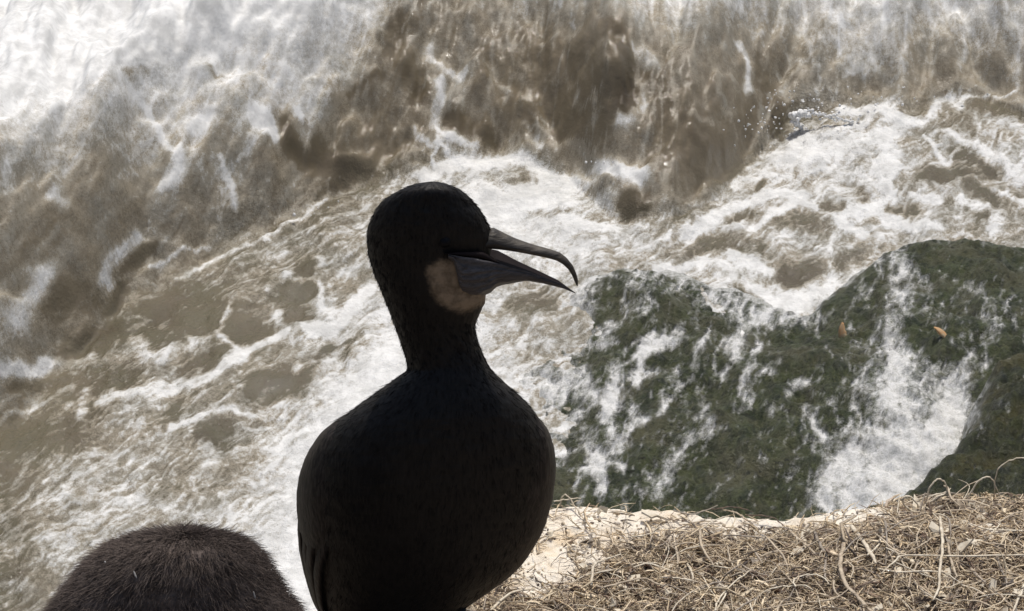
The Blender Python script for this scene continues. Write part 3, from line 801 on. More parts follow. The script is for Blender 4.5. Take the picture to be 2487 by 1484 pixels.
def rock(name, outline, h_edge, h_top, reach, mat, label, seed, rough, strokes=None, foam_gain=0.0, wobble=1.0):
    o = np.array(outline, float)
    he = np.interp(o[:, 0], [p[0] for p in h_edge], [p[1] for p in h_edge])
    ow = at_z(o[:, 0], o[:, 1], ZW + he)
    poly = ow[:, :2]
    hx = at_z(np.array([p[0] for p in h_edge], float), np.full(len(h_edge), 800.0), ZW)[:, 0]
    lo = poly.min(0) - 0.35; hi = poly.max(0) + 0.35
    gx_ = np.arange(lo[0], hi[0], 0.0067); gy_ = np.arange(lo[1], hi[1], 0.0108)
    Xr, Yr = np.meshgrid(gx_, gy_)
    xr = Xr.ravel(); yr = Yr.ravel()
    wob = wobble * (0.05 * fbm(xr * 3, yr * 2, 4, seed) + 0.045 * fbm(xr * 10, yr * 6, 4, seed + 3, .6))
    sd = sdist(xr, yr, poly) + wob * 0.7
    h_edge = np.interp(xr, hx, [p[1] for p in h_edge])
    h_top = h_edge + h_top
    hgt = h_edge * sstep(-0.20, 0.0, sd) - 0.12 * (1 - sstep(-0.3, -0.1, sd)) + (h_top - h_edge) * (1 - np.exp(-np.clip(sd, 0, None) / reach))
    ins = sstep(-0.1, 0.1, sd)
    hgt = hgt + ins * rough * (0.085 * fbm(xr * 3.5, yr * 2.6, 4, seed + 8) + 0.036 * fbm(xr * 9 + yr * 4, yr * 7, 4, seed + 9, .6) + 0.030 * (ridged(xr * 5 + yr * 2.5, yr * 4, 4, seed + 12) - .5) + 0.010 * fbm(xr * 45, yr * 30, 3, seed + 10))
    zr = ZW + hgt
    P = np.stack([xr, yr, zr], -1)
    ROCKS.append((gx_, gy_, zr.reshape(len(gy_), len(gx_))))
    uvr = chart(P)

    def place(px, py):
        d = ray(px, py)
        best = (ZW - CAM_Z) / d[..., 2]
        done = np.zeros(best.shape, bool)
        for zt in np.linspace(ZW + 1.0, ZW - 0.1, 160):
            t = (zt - CAM_Z) / d[..., 2]
            xx = d[..., 0] * t; yy = d[..., 1] * t
            i = np.clip(((xx - gx_[0]) / 0.0067).astype(int), 0, len(gx_) - 1); j = np.clip(((yy - gy_[0]) / 0.0108).astype(int), 0, len(gy_) - 1)
            hit = (zt <= zr.reshape(len(gy_), len(gx_))[j, i]) & ~done
            best = np.where(hit, t, best); done |= hit
        return np.array([0, 0, CAM_Z]) + d * best[..., None]
    tx, ty, tv = table_nodes(RTAB)
    bs = splat(chart(place(tx, ty)), tv, uvr, 0.09)
    wp = np.stack([0.024 * fbm(uvr[:, 0] * 12, uvr[:, 1] * 12, 5, seed + 20, .62), 0.024 * fbm(uvr[:, 0] * 12, uvr[:, 1] * 12, 5, seed + 21, .62)], -1)
    sr = paint(uvr, ROCK_STROKES if strokes is None else strokes, place, wp, 0.95)
    dt = foam_detail(xr, yr, uvr, bs, np.zeros(len(xr)), seed + 30)
    la = uvr[:, 0] * .60 + uvr[:, 1] * .80; lc = -uvr[:, 0] * .80 + uvr[:, 1] * .60
    w1 = 0.05 * fbm(uvr[:, 0] * 6, uvr[:, 1] * 6, 3, seed + 50); w2 = 0.05 * fbm(uvr[:, 0] * 6, uvr[:, 1] * 6, 3, seed + 51)
    lace = np.clip((ridged((la + w1) * 3.0, (lc + w2) * 9.0, 4, seed + 40) - 0.60) * 2.6, 0, 1)
    thin = np.clip((ridged((la + w1) * 8.0, (lc + w2) * 20.0, 3, seed + 41) - 0.62) * 3.0, 0, 1)
    spk = fbm(la * 30, lc * 60, 4, seed + 43, .7)
    Fr = bs * 0.75 + sr * 0.72 + 0.30 * (lace - .10) + 0.36 * (thin - .10) + 0.36 * dt + 0.40 * spk + foam_gain
    Fr = sstep(0.13, 0.82, Fr)
    Fr = np.maximum(Fr, 0.75 * sstep(0.25, 0.95, 0.95 - sstep(-0.14, np.interp(xr, [0.0, 0.5, 0.9], [0.22, 0.10, 0.02]), sd) + 0.9 * spk + 0.5 * thin))
    faces = grid_faces(len(gy_), len(gx_))
    keep = (sd[faces] > -0.32).all(1)
    faces = faces[keep]
    used = np.unique(faces); mp = np.full(len(xr), -1); mp[used] = np.arange(len(used))
    c = P[used].mean(0); c[2] = ZW
    me = mesh_np(name, P[used] - c, mp[faces])
    attr(me, "foam", Fr[used])
    ob = obj(name, me, mat, label=label, category="rock")
    ob.location = c
    return ob


rock("algae_rock", [(1225, 960), (1300, 860), (1385, 715), (1500, 676), (1620, 684), (1710, 705), (1790, 738), (1850, 768), (1930, 774), (2000, 752), (2100, 680), (2160, 622),
                    (2215, 592), (2330, 590), (2486, 600), (2700, 640), (2800, 900), (2800, 1520), (1150, 1520), (1150, 1180)],
     [(1200, -.02), (1500, .02), (1800, .05), (2000, .14), (2500, .20)], 0.13, 0.5, M_MOSS, "low olive green rock awash with streaks of white foam behind the black bird", 500, 1.0)
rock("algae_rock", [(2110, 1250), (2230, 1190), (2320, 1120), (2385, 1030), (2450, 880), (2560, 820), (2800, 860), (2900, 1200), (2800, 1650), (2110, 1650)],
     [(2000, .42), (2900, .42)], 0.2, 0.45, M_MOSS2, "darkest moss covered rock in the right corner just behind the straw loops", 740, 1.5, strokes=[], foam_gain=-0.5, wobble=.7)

# two shells caught on the tall rock
def on_rocks(px, py):
    d = ray(px, py)
    for zt in np.linspace(ZW + 1.0, ZW, 400):
        t = (zt - CAM_Z) / d[2]
        xx, yy = d[0] * t, d[1] * t
        for gx_, gy_, zz in ROCKS:
            if gx_[0] < xx < gx_[-1] and gy_[0] < yy < gy_[-1]:
                if zt <= zz[int((yy - gy_[0]) / 0.0108), int((xx - gx_[0]) / 0.0067)]:
                    return np.array([xx, yy, zt])
    return np.array([d[0] * t, d[1] * t, ZW])


def shell(px, py, R0, wd, a0, a1, tilt, label):
    """broken curved fragment: a tapering arc with a raised, thick rim"""
    P = on_rocks(px, py)
    n1 = 22
    t = np.linspace(0, 1, n1)
    an = a0 + (a1 - a0) * t
    w = wd * np.sin(np.pi * np.clip(t, .04, .96)) ** 0.6 * (1 + 0.15 * pn(t * 6, t * 0 + R0 * 99, 3))
    secs = []
    for rr, dd in ((0, .002), (.3, -.006), (.6, -.009), (.9, -.008), (1, -.002), (.9, .003), (.5, .002), (.2, .004)):
        r = R0 - w * rr
        secs.append(np.stack([r * np.cos(an), np.full(n1, dd) - 0.25 * (R0 - r), r * np.sin(an)], -1))
    S = np.stack(secs, 1)
    S = np.concatenate([S[:1].mean(1, keepdims=True).repeat(8, 1), S, S[-1:].mean(1, keepdims=True).repeat(8, 1)], 0)
    S = S.reshape(-1, 3); S = S - S.mean(0)
    Rm = np.array(Matrix.Rotation(-tilt, 3, 'X'))
    me = mesh_np("shell", S @ Rm.T, grid_faces(n1 + 2, 8, True))
    o = obj("shell", me, M_SHELL, label=label, category="shell", group="shells on the green rock")
    o.location = P + np.array([0, -0.012, 0.010])
    return o


shell(2046, 815, 0.060, 0.026, 2.5, 3.9, 0.5, "tan shell fragment on the green rock, the left one of two")
shell(2285, 815, 0.045, 0.020, -0.1, 1.55, 0.5, "orange crescent shell on the green rock, the right one of two")

# ------------------------------------------------------------------ cliff ledge
rim = np.array([(-700, 1720), (0, 1660), (500, 1610), (700, 1560), (900, 1470), (1100, 1330), (1300, 1228), (1345, 1217), (1430, 1212), (1530, 1222),
                (1640, 1227), (1700, 1246), (1800, 1242), (1900, 1247), (1960, 1244), (2030, 1226), (2100, 1224), (2200, 1200), (2300, 1198),
                (2400, 1190), (2486, 1198), (2700, 1190), (3400, 1200)], float)
rim_w = at_z(rim[:, 0], rim[:, 1], 0.0)
RIM_R = 0.014


def rim_y(xx):
    return np.interp(xx, rim_w[:, 0], rim_w[:, 1]) + 0.004 * fbm(np.asarray(xx) * 18, np.asarray(xx) * 0 + 2.2, 3, 900)


bare = np.array([(1345, 1300, 46), (1400, 1272, 60), (1335, 1362, 62), (1290, 1405, 40), (1500, 1240, 60), (1560, 1245, 60), (1640, 1240, 50), (1600, 1262, 50),
                 (1780, 1260, 50), (1850, 1258, 50), (1930, 1258, 46), (2020, 1242, 56), (2085, 1236, 46), (2060, 1290, 26), (2340, 1275, 22), (2410, 1300, 34),
                 (1440, 1350, 30), (1380, 1400, 26), (2140, 1240, 26), (1700, 1262, 26), (1470, 1290, 34), (1530, 1285, 34)], float)
_rx = np.arange(1470, 2130, 42.0)
_ry = np.interp(_rx, rim[:, 0], rim[:, 1])
bare = np.vstack([bare, np.stack([_rx, _ry + 10, 34 + 8 * np.sin(_rx * .7)], -1)])
bare_w = at_z(bare[:, 0], bare[:, 1], 0.0)


def bare_mask(xx, yy):
    m = np.zeros(np.shape(xx))
    for (a, b, _), (_, _, r) in zip(bare_w, bare):
        rr = r * 2.9 * LENS_T / W
        m = np.maximum(m, np.exp(-(((xx - a) / rr) ** 2 + ((yy - b) / (rr * 1.7)) ** 2) * 0.9))
    return m


def ledge_z(xx, yy):
    s = yy - rim_y(xx)
    fade = sstep(0.0, -0.06, s)
    zz = fade * (0.010 * fbm(xx * 9, yy * 9, 3, 910) + 0.016 * sstep(0.05, 0.32, xx) * sstep(-0.02, -0.10, s)) \
        + 0.0028 * fbm(xx * 34, yy * 34, 4, 911) + (0.0045 * ridged(xx * 26, yy * 20, 4, 913) + 0.004 * np.round(2.5 * fbm(xx * 16 + 2, yy * 22, 3, 917)) / 2.5) * bare_mask(xx, yy) - 0.003
    q = np.clip(s + RIM_R, 0, RIM_R)
    return zz - (RIM_R - np.sqrt(np.clip(RIM_R ** 2 - q ** 2, 0, None)))


lx = axis(-0.12, 0.50, 0.002, -4, 4, 1.25)
ls = np.concatenate([-axis(0.0, 0.34, 0.002, 0.0, 3.0, 1.3)[::-1], ])
ls = np.unique(np.clip(ls, -3.2, 0))
LX, LS = np.meshgrid(lx, ls)
LY = rim_y(LX) + LS
LZ = ledge_z(LX, LY)
fz = np.concatenate([np.linspace(0.004, 0.1, 14), np.linspace(0.14, 4.4, 60)])
FX, FD = np.meshgrid(lx, fz)
FY = rim_y(FX) - 0.03 * np.clip(FD, 0, 1) + 0.05 * np.clip(FD * 3, 0, 1) * fbm(FX * 3, FD * 3, 4, 921) - 0.05 * np.clip(FD * 3, 0, 1)
FZ = LZ[-1][None, :] - FD
GV = np.concatenate([np.stack([LX, LY, LZ], -1), np.stack([FX, FY, FZ], -1)], 0)
cl = mesh_np("cliff_ledge", GV.reshape(-1, 3), grid_faces(GV.shape[0], GV.shape[1]))
soil = np.concatenate([1 - bare_mask(LX, LY) * 2.2, np.zeros(FX.shape)], 0)
soil[:len(ls)] *= sstep(0.004, -0.02, LS) * 0.75 + 0.25
attr(cl, "soil", np.clip(soil, 0, 1).ravel())
obj("cliff_ledge", cl, M_STONE, kind="structure", label="pale sandstone cliff ledge under the nest")

# ------------------------------------------------------------------ nest of dry seaweed and straw
nest = empty("nest", (0.2, 2.5, 0.0), label="loose nest of dry tan straw and seaweed strewn over the sandstone ledge", category="nest")


def scatter(n, xlo, xhi, depth, thin=0.96):
    """points on the ledge away from the bare stone"""
    out = []
    while len(out) < n:
        xx = rng.uniform(xlo, xhi, n * 2)
        s = -rng.uniform(-0.002, depth, n * 2)
        yy = rim_y(xx) + s
        keep = rng.random(n * 2) > np.clip(bare_mask(xx, yy) * 1.7, 0, 1) * thin
        keep &= rng.random(n * 2) < np.where(s > -0.02, np.where(xx < 0.27, 0.30, 0.7), 1.0) * np.where(xx < 0.04, 0.65, 1.0)
        out.extend(zip(xx[keep], yy[keep]))
    return np.array(out[:n])


PAL = np.array([(.60, .50, .365), (.78, .69, .54), (.46, .41, .36), (.25, .19, .15), (.085, .07, .065), (.66, .57, .45)])
PW = np.array([.28, .26, .14, .10, .05, .17])


def litter_mesh(n, p=None):
    p = scatter(n, -0.10, 0.47, 0.30, 0.90) if p is None else p
    az = rng.uniform(0, 2 * math.pi, n)
    L = np.exp(rng.normal(math.log(0.0125), 0.60, n)).clip(0.004, 0.05)
    r = np.exp(rng.normal(math.log(0.00036), 0.60, n)).clip(0.00015, 0.0017)
    k = rng.normal(0, 0.9, n)
    tilt = rng.normal(0, 0.28, n)
    rise = (np.abs(rng.normal(0, 0.0045, n))) * np.where(p[:, 1] > rim_y(p[:, 0]) - 0.03, 0.4, 1.0) + 0.0004
    t = np.linspace(-0.5, 0.5, 4)
    P = np.zeros((n, 4, 3))
    ang = az[:, None] + k[:, None] * t[None, :] * 1.4
    step = L[:, None] / 3
    dx = np.cos(ang) * step; dy = np.sin(ang) * step
    P[:, :, 0] = p[:, 0, None] + np.cumsum(dx, 1) - dx.sum(1)[:, None] / 2
    P[:, :, 1] = p[:, 1, None] + np.cumsum(dy, 1) - dy.sum(1)[:, None] / 2
    P[:, :, 1] = np.minimum(P[:, :, 1], rim_y(P[:, :, 0]) + 0.004)
    zc = ledge_z(p[:, 0], np.minimum(p[:, 1], rim_y(p[:, 0]) - 0.004))
    P[:, :, 2] = zc[:, None] + rise[:, None] + np.tan(tilt)[:, None] * t[None, :] * L[:, None] - (t[None, :] ** 2) * L[:, None] * 0.25
    T = np.gradient(P, axis=1); T /= np.linalg.norm(T, axis=2)[..., None] + 1e-9
    up = rng.normal(0, 1, (n, 1, 3)); up[..., 2] += 1.2
    S = np.cross(T, up); S /= np.linalg.norm(S, axis=2)[..., None] + 1e-9
    N = np.cross(S, T)
    flat = rng.uniform(0.35, 1.0, n)[:, None, None]
    prof = np.array([0.5, 1.0, 0.95, 0.3])[None, :, None] * r[:, None, None]
    ring = []
    for a in (0, 2.094, 4.189):
        ring.append(P + prof * (math.cos(a) * S * 1.5 + math.sin(a) * N * flat))
    V = np.stack(ring, 2)                       # n,5,3,3
    f = grid_faces(4, 3, True)
    Fq = (np.arange(n)[:, None, None] * 12 + f[None]).reshape(-1, 4)
    ci = rng.choice(len(PAL), n, p=PW)
    c = PAL[ci] * np.array([1.06, 1.0, 0.90]) * rng.uniform(0.75, 1.25, n)[:, None]
    return V.reshape(-1, 3), Fq, np.repeat(c, 12, 0)


V, Fq, C = litter_mesh(24000)
wide = scatter(6000, -0.75, 1.05, 0.95, 0.5)
V2, F2, C2 = litter_mesh(6000, wide)
Fq = np.concatenate([Fq, F2 + len(V)]); V = np.concatenate([V, V2]); C = np.concatenate([C, C2])
lit = child("litter", V, Fq, M_LITTER, nest, kind="stuff")
attr_col(lit.data, "tint", C)

TR = {'4': (1151.0, 1068.9, .2798), '5': (1808.8, 1068.9, .2798), 'T': (0, 0, 1)}
# (crop, width, tint, lift above ledge or 'rim', points)
HERO = [
    ('5', 22, 0, 'rim', [(1560, 530), (1600, 420), (1660, 345), (1710, 345), (1750, 400), (1740, 460), (1650, 500), (1530, 560)]),
    ('5', 30, 0, 'rim', [(1560, 640), (1440, 610), (1375, 550), (1375, 500), (1430, 490), (1490, 550), (1540, 640), (1660, 630)]),
    ('5', 22, 0, 'rim', [(1930, 450), (2020, 360), (2100, 320), (2150, 350), (2220, 470)]),
    ('5', 18, 0, 'rim', [(2170, 400), (2180, 290), (2240, 210), (2330, 165), (2420, 155), (2520, 190), (2560, 330)]),
    ('5', 45, 1, .006, [(900, 760), (860, 900), (830, 1020), (830, 1120), (880, 1260), (960, 1340), (1040, 1430), (1120, 1500)]),
    ('5', 45, 0, .007, [(920, 740), (1040, 900), (1140, 1070)]),
    ('5', 30, 1, .005, [(400, 800), (540, 920), (650, 1030)]), ('5', 32, 2, .005, [(600, 790), (660, 920), (715, 1010)]),
    ('5', 22, 0, .010, [(2440, 995), (1900, 1005), (1400, 1000), (1300, 1050), (1180, 1160)]),
    ('5', 30, 0, .011, [(1690, 660), (1710, 830), (1710, 960), (1690, 1130), (1680, 1280), (1630, 1390)]),
    ('5', 18, 0, .006, [(60, 1460), (130, 1340), (260, 1280), (400, 1265), (520, 1260), (590, 1300)]),
    ('5', 18, 0, .008, [(440, 1270), (420, 1220), (480, 1180), (600, 1165), (690, 1200), (730, 1250)]),
    ('5', 20, 1, .007, [(130, 1475), (400, 1420), (700, 1390), (820, 1350), (900, 1290)]),
    ('5', 25, 0, .008, [(2430, 1240), (2320, 1500)]), ('5', 22, 1, .007, [(2430, 1205), (2180, 1310)]), ('5', 22, 1, .006, [(2170, 1300), (2330, 1460)]),
    ('5', 18, 1, .008, [(1500, 920), (1490, 840), (1530, 740), (1580, 690)]), ('5', 16, 3, .004, [(0, 650), (150, 655), (260, 680), (340, 750), (400, 800)]),
    ('5', 26, 1, .008, [(1760, 900), (1790, 1050), (1840, 1190)]), ('5', 20, 0, .007, [(1060, 1000), (1170, 890), (1150, 800)]),
    ('5', 18, 1, .006, [(1400, 940), (1450, 890), (1560, 880)]), ('5', 20, 2, .006, [(700, 1020), (690, 1130), (700, 1200)]),
    ('5', 18, 0, .008, [(1220, 930), (1330, 980), (1480, 1010)]), ('5', 20, 1, .007, [(1420, 1280), (1440, 1170), (1520, 1050)]),
    ('5', 18, 0, .007, [(1700, 1270), (1780, 1275), (1890, 1220)]), ('5', 18, 1, .007, [(880, 1040), (940, 1110), (910, 1210)]),
    ('5', 18, 2, .006, [(2190, 1020), (2220, 1120), (2250, 1200)]), ('5', 18, 1, .007, [(2080, 890), (2260, 910), (2440, 960)]),
    ('4', 18, 0, 'rim', [(740, 410), (790, 470), (880, 580), (965, 705)]),
    ('4', 25, 0, .009, [(1015, 1260), (1040, 1090), (1120, 1040), (1275, 990)]),
    ('4', 25, 1, .008, [(1120, 1280), (1300, 1230), (1480, 1200), (1600, 1250), (1720, 1265)]),
    ('4', 20, 0, .007, [(1380, 1105), (1500, 1070), (1620, 1100), (1740, 1145)]), ('4', 20, 0, .007, [(1620, 1190), (1800, 1200), (1940, 1230)]),
    ('4', 20, 0, .009, [(1960, 780), (2080, 700), (2210, 655)]), ('4', 26, 1, .009, [(1960, 780), (1970, 900), (2020, 1000), (2085, 1090)]),
    ('4', 18, 0, .006, [(2050, 1090), (2230, 1110)]), ('4', 18, 1, .006, [(2200, 920), (2220, 1030), (2260, 1110)]),
    ('4', 16, 3, .003, [(2060, 600), (2250, 580), (2421, 620)]), ('4', 20, 1, .006, [(1710, 840), (1660, 960)]),
    ('4', 18, 1, .006, [(1700, 920), (1850, 890), (1960, 910)]), ('4', 18, 0, .005, [(1320, 840), (1450, 830), (1600, 790)]),
    ('4', 16, 0, .005, [(690, 530), (800, 515), (930, 500)]), ('4', 18, 0, .007, [(2090, 1480), (2130, 1370), (2260, 1230), (2400, 1130)]),
    ('4', 18, 2, .006, [(1730, 610), (1900, 640), (2110, 570)]), ('4', 18, 0, .006, [(2130, 1245), (2190, 1310), (2100, 1480)]),
    ('T', 8, 0, .004, [(1190, 1482), (1240, 1440), (1300, 1430)]),
]
n_straw = 0
for crop, w, ti, lift, pts in HERO:
    x0, y0, k = TR[crop]
    p = np.array(pts, float)
    px = x0 + p[:, 0] * k; py = y0 + p[:, 1] * k
    if lift == 'rim':
        g = at_z(px[:1], py[:1], 0.0)[0]
        gl = at_z(px[-1:], py[-1:], 0.0)[0]
        yy = np.minimum(np.linspace(g[1], gl[1], len(px)), rim_y(np.interp(px, [0, W], [-.39, .39])) - 0.006)
        P = at_y(px, py, yy)
        P[[0, -1], 2] = np.minimum(P[[0, -1], 2], ledge_z(P[[0, -1], 0], P[[0, -1], 1]) + 0.003)
    else:
        lift = lift + 0.004
        P = at_z(px, py, lift)
        zz = ledge_z(P[:, 0], P[:, 1]) + lift
        P = at_z(px, py, zz)
    n = 8 + 6 * len(pts)
    Q = smooth_path(P, n)
    wob = np.linspace(0, 1, n) * len(pts) * 2.2
    Q[:, 0] += 0.0007 * pn(wob, wob * 0 + w, 3); Q[:, 2] += 0.0007 * pn(wob, wob * 0 + w, 9)
    rad = 0.5 * w * k * 2.9 * LENS_T / W
    R = rad * np.interp(np.linspace(0, 1, n), [0, .08, .8, 1], [.75, 1, .9, .5]) * (1 + 0.2 * pn(wob * 2, wob * 0 + 1.3, 5))
    V, Fq = tube(Q, R, 6, flat=0.6)
    child("twig" if ti == 3 else "straw", V, Fq, M_STRAW[ti], nest)
    n_straw += 1

# medium stalks: a handful of bent shapes, shared
VAR = []
for i in range(18):
    m = 12
    L = rng.uniform(0.025, 0.075)
    t = np.linspace(-0.5, 0.5, m)
    c1, c2 = rng.normal(0, 0.35), rng.normal(0, 0.25)
    Q = np.stack([t * L, L * (c1 * t ** 2 + c2 * np.sin(t * 6) * 0.12), 0.10 * L * np.cos(t * 3) + 0.0012 * pn(t * 7, t * 0 + i, i)], -1)
    Q[:, 2] -= Q[:, 2].min()
    r = rng.uniform(0.0004, 0.0012)
    V, Fq = tube(Q, r * np.interp(t, [-.5, -.4, .3, .5], [.7, 1, .9, .35]) * (1 + .2 * pn(t * 9, t * 0, i)), 5, flat=rng.uniform(.4, .9))
    me = mesh_np("straw", V, Fq)
    me.materials.append(M_STRAW[[0, 1, 1, 2, 0, 3][i % 6]])
    VAR.append(me)
pp = scatter(190, -0.06, 0.46, 0.26, 0.97)
for i, (xx, yy) in enumerate(pp):
    o = obj("straw", VAR[i % len(VAR)], None, nest)
    yy = min(yy, float(rim_y(xx)) - 0.008)
    o.location = Vector((xx, yy, float(ledge_z(xx, yy)) + rng.uniform(0.002, 0.006))) - nest.location
    o.rotation_euler = (rng.normal(0, .2), rng.normal(0, .12), rng.uniform(0, 6.28))
# flat chips of bark and dried kelp
CH = []
for i in range(9):
    k = 7
    a = np.sort(rng.uniform(0, 2 * math.pi, k)) if i % 2 else np.arange(k) / k * 2 * math.pi + rng.normal(0, .15, k)
    rr = rng.uniform(0.0014, 0.0030) * rng.uniform(0.5, 1.25, k)
    el = rng.uniform(1.3, 3.2)
    top = np.stack([rr * np.cos(a) * el, rr * np.sin(a), 0.0011 * rng.normal(size=k) + 0.0007], -1)
    bot = top - np.array([0, 0, 0.0010])
    cen = top.mean(0)[None] + np.array([0, 0, .0006])
    V = np.concatenate([np.repeat(cen, k, 0), top, bot, np.repeat(bot.mean(0)[None], k, 0)], 0)
    me = mesh_np("bark_chip", V, grid_faces(4, k, True)[:, ::-1], smooth=False)
    me.materials.append(M_STRAW[[0, 1, 0, 2, 0, 1, 3, 0, 1][i]])
    CH.append(me)
cps = scatter(280, -0.06, 0.46, 0.24, 0.8)
for i, (xx, yy) in enumerate(cps):
    o = obj("bark_chip", CH[i % 9], None, nest)
    yy = min(yy, float(rim_y(xx)) - 0.022 - 0.01 * rng.random())
    o.location = Vector((xx, yy, float(ledge_z(xx, yy)) + rng.uniform(0.001, 0.006))) - nest.location
    o.rotation_euler = (rng.normal(0, .45), rng.normal(0, .45), rng.uniform(0, 6.28))
    s = rng.uniform(0.8, 2.0); o.scale = (s, s, s)


# crumbs of stone and broken stalk on the bare patches
cV, cF, co = [], [], 0
cr = scatter(1500, -0.08, 0.46, 0.22, 0.0)
for i, (xx, yy) in enumerate(cr):
    r_ = rng.uniform(0.0006, 0.0019)
    Vb, Fb = blob(np.array([xx, yy, float(ledge_z(xx, yy)) + r_ * .3]), r_ * rng.uniform(.5, 1.3, 3), i % 40, 4)
    cV.append(Vb); cF.append(Fb + co); co += len(Vb)
cm = child("crumbs", np.concatenate(cV), np.concatenate(cF), M_LITTER, nest, smooth=False, kind="stuff")
attr_col(cm.data, "tint", np.repeat(PAL[rng.choice(len(PAL), len(cr), p=[.2, .3, .1, .2, .1, .1])], len(cV[0]), 0))


# ------------------------------------------------------------------ birds
def hairs(P, D, L, r, bend=None):
    """thin three-sided barbs rooted at P along D"""
    n = len(P)
    a = np.cross(D, rng.normal(size=(n, 3))); a /= np.linalg.norm(a, axis=1)[:, None] + 1e-9
    b = np.cross(D, a)
    L = L[:, None]; r = r[:, None]
    mid = P + D * L * 0.5; tip = P + D * L
    if bend is not None:
        mid = mid + bend * L * 0.12; tip = tip + bend * L * 0.4
    ring0 = [P + r * (math.cos(t) * a + math.sin(t) * b) for t in (0, 2.094, 4.189)]
    ring1 = [mid + 0.7 * r * (math.cos(t) * a + math.sin(t) * b) for t in (0, 2.094, 4.189)]
    ring2 = [tip + 0.08 * r * (math.cos(t) * a + math.sin(t) * b) for t in (0, 2.094, 4.189)]
    V = np.stack(ring0 + ring1 + ring2, 1).reshape(-1, 3)
    f = grid_faces(3, 3, True)
    return V, (np.arange(n)[:, None, None] * 9 + f[None]).reshape(-1, 4)


def gsmooth(v, s):
    k = np.exp(-0.5 * (np.arange(-4 * s, 4 * s + 1) / s) ** 2); k /= k.sum()
    return np.convolve(np.pad(v, 4 * s, 'edge'), k, 'valid')


FWD = np.array([0, cp, -sp])


class Body:
    """rings stacked along the measured outline; each ring has its own breadth, depth and place"""

    def __init__(self, rows, sig=5, expo=2.0, nt=96, soften=None):
        r = np.array(rows, float)                 # y, left, right, depth half (m), centre distance Y
        self.ys = np.arange(r[0, 0], r[-1, 0] + 0.01, 2.0)
        self.xl = np.interp(self.ys, r[:, 0], r[:, 1]); self.xr = np.interp(self.ys, r[:, 0], r[:, 2])
        self.b = gsmooth(np.interp(self.ys, r[:, 0], r[:, 3]), sig * 2); self.Y = gsmooth(np.interp(self.ys, r[:, 0], r[:, 4]), sig * 3)
        e = np.minimum(1, np.arange(len(self.ys)) / (sig * 5.0)); e = e * e * (3 - 2 * e)
        e2 = e[::-1]
        w = np.minimum(e, e2)
        self.xl = self.xl * (1 - w) + gsmooth(self.xl, sig) * w
        self.xr = self.xr * (1 - w) + gsmooth(self.xr, sig) * w
        if soften is not None:
            k_ = sstep(soften, soften + 60, self.ys) * e2
            self.xl = self.xl * (1 - k_) + gsmooth(self.xl, 9) * k_; self.xr = self.xr * (1 - k_) + gsmooth(self.xr, 9) * k_
            self.xl += 2.2 * k_ * fbm(self.ys / 26, self.ys * 0 + 3.1, 3, 5); self.xr += 2.2 * k_ * fbm(self.ys / 26, self.ys * 0 + 8.3, 3, 6)
        self.expo = expo; self.nt = nt

    def point(self, y, th, off=0.0):
        y = np.asarray(y, float); th = np.asarray(th, float)
        xl = np.interp(y, self.ys, self.xl); xr = np.interp(y, self.ys, self.xr)
        b = np.interp(y, self.ys, self.b); Yc = np.interp(y, self.ys, self.Y)
        c = at_y((xl + xr) / 2, y, Yc)
        dist = np.linalg.norm(c - np.array([0, 0, CAM_Z]), axis=-1)
        a = (xr - xl) / 2 * LENS_T / W * dist * 0.99
        ct, s_ = np.cos(th), np.sin(th)
        k = (np.abs(ct) ** self.expo + np.abs(s_) ** self.expo) ** (-1 / self.expo)
        P = c.copy()
        P[..., 0] = P[..., 0] + (a + off) * ct * k
        return P + FWD * ((b + off) * s_ * k)[..., None]

    def mesh(self):
        th = np.arange(self.nt) / self.nt * 2 * math.pi
        Yg, Tg = np.meshgrid(self.ys, th, indexing='ij')
        P = self.point(Yg, Tg)
        # close both ends
        P = np.concatenate([P[:1].mean(1, keepdims=True).repeat(self.nt, 1), P, P[-1:].mean(1, keepdims=True).repeat(self.nt, 1)], 0)
        return P, Yg, Tg


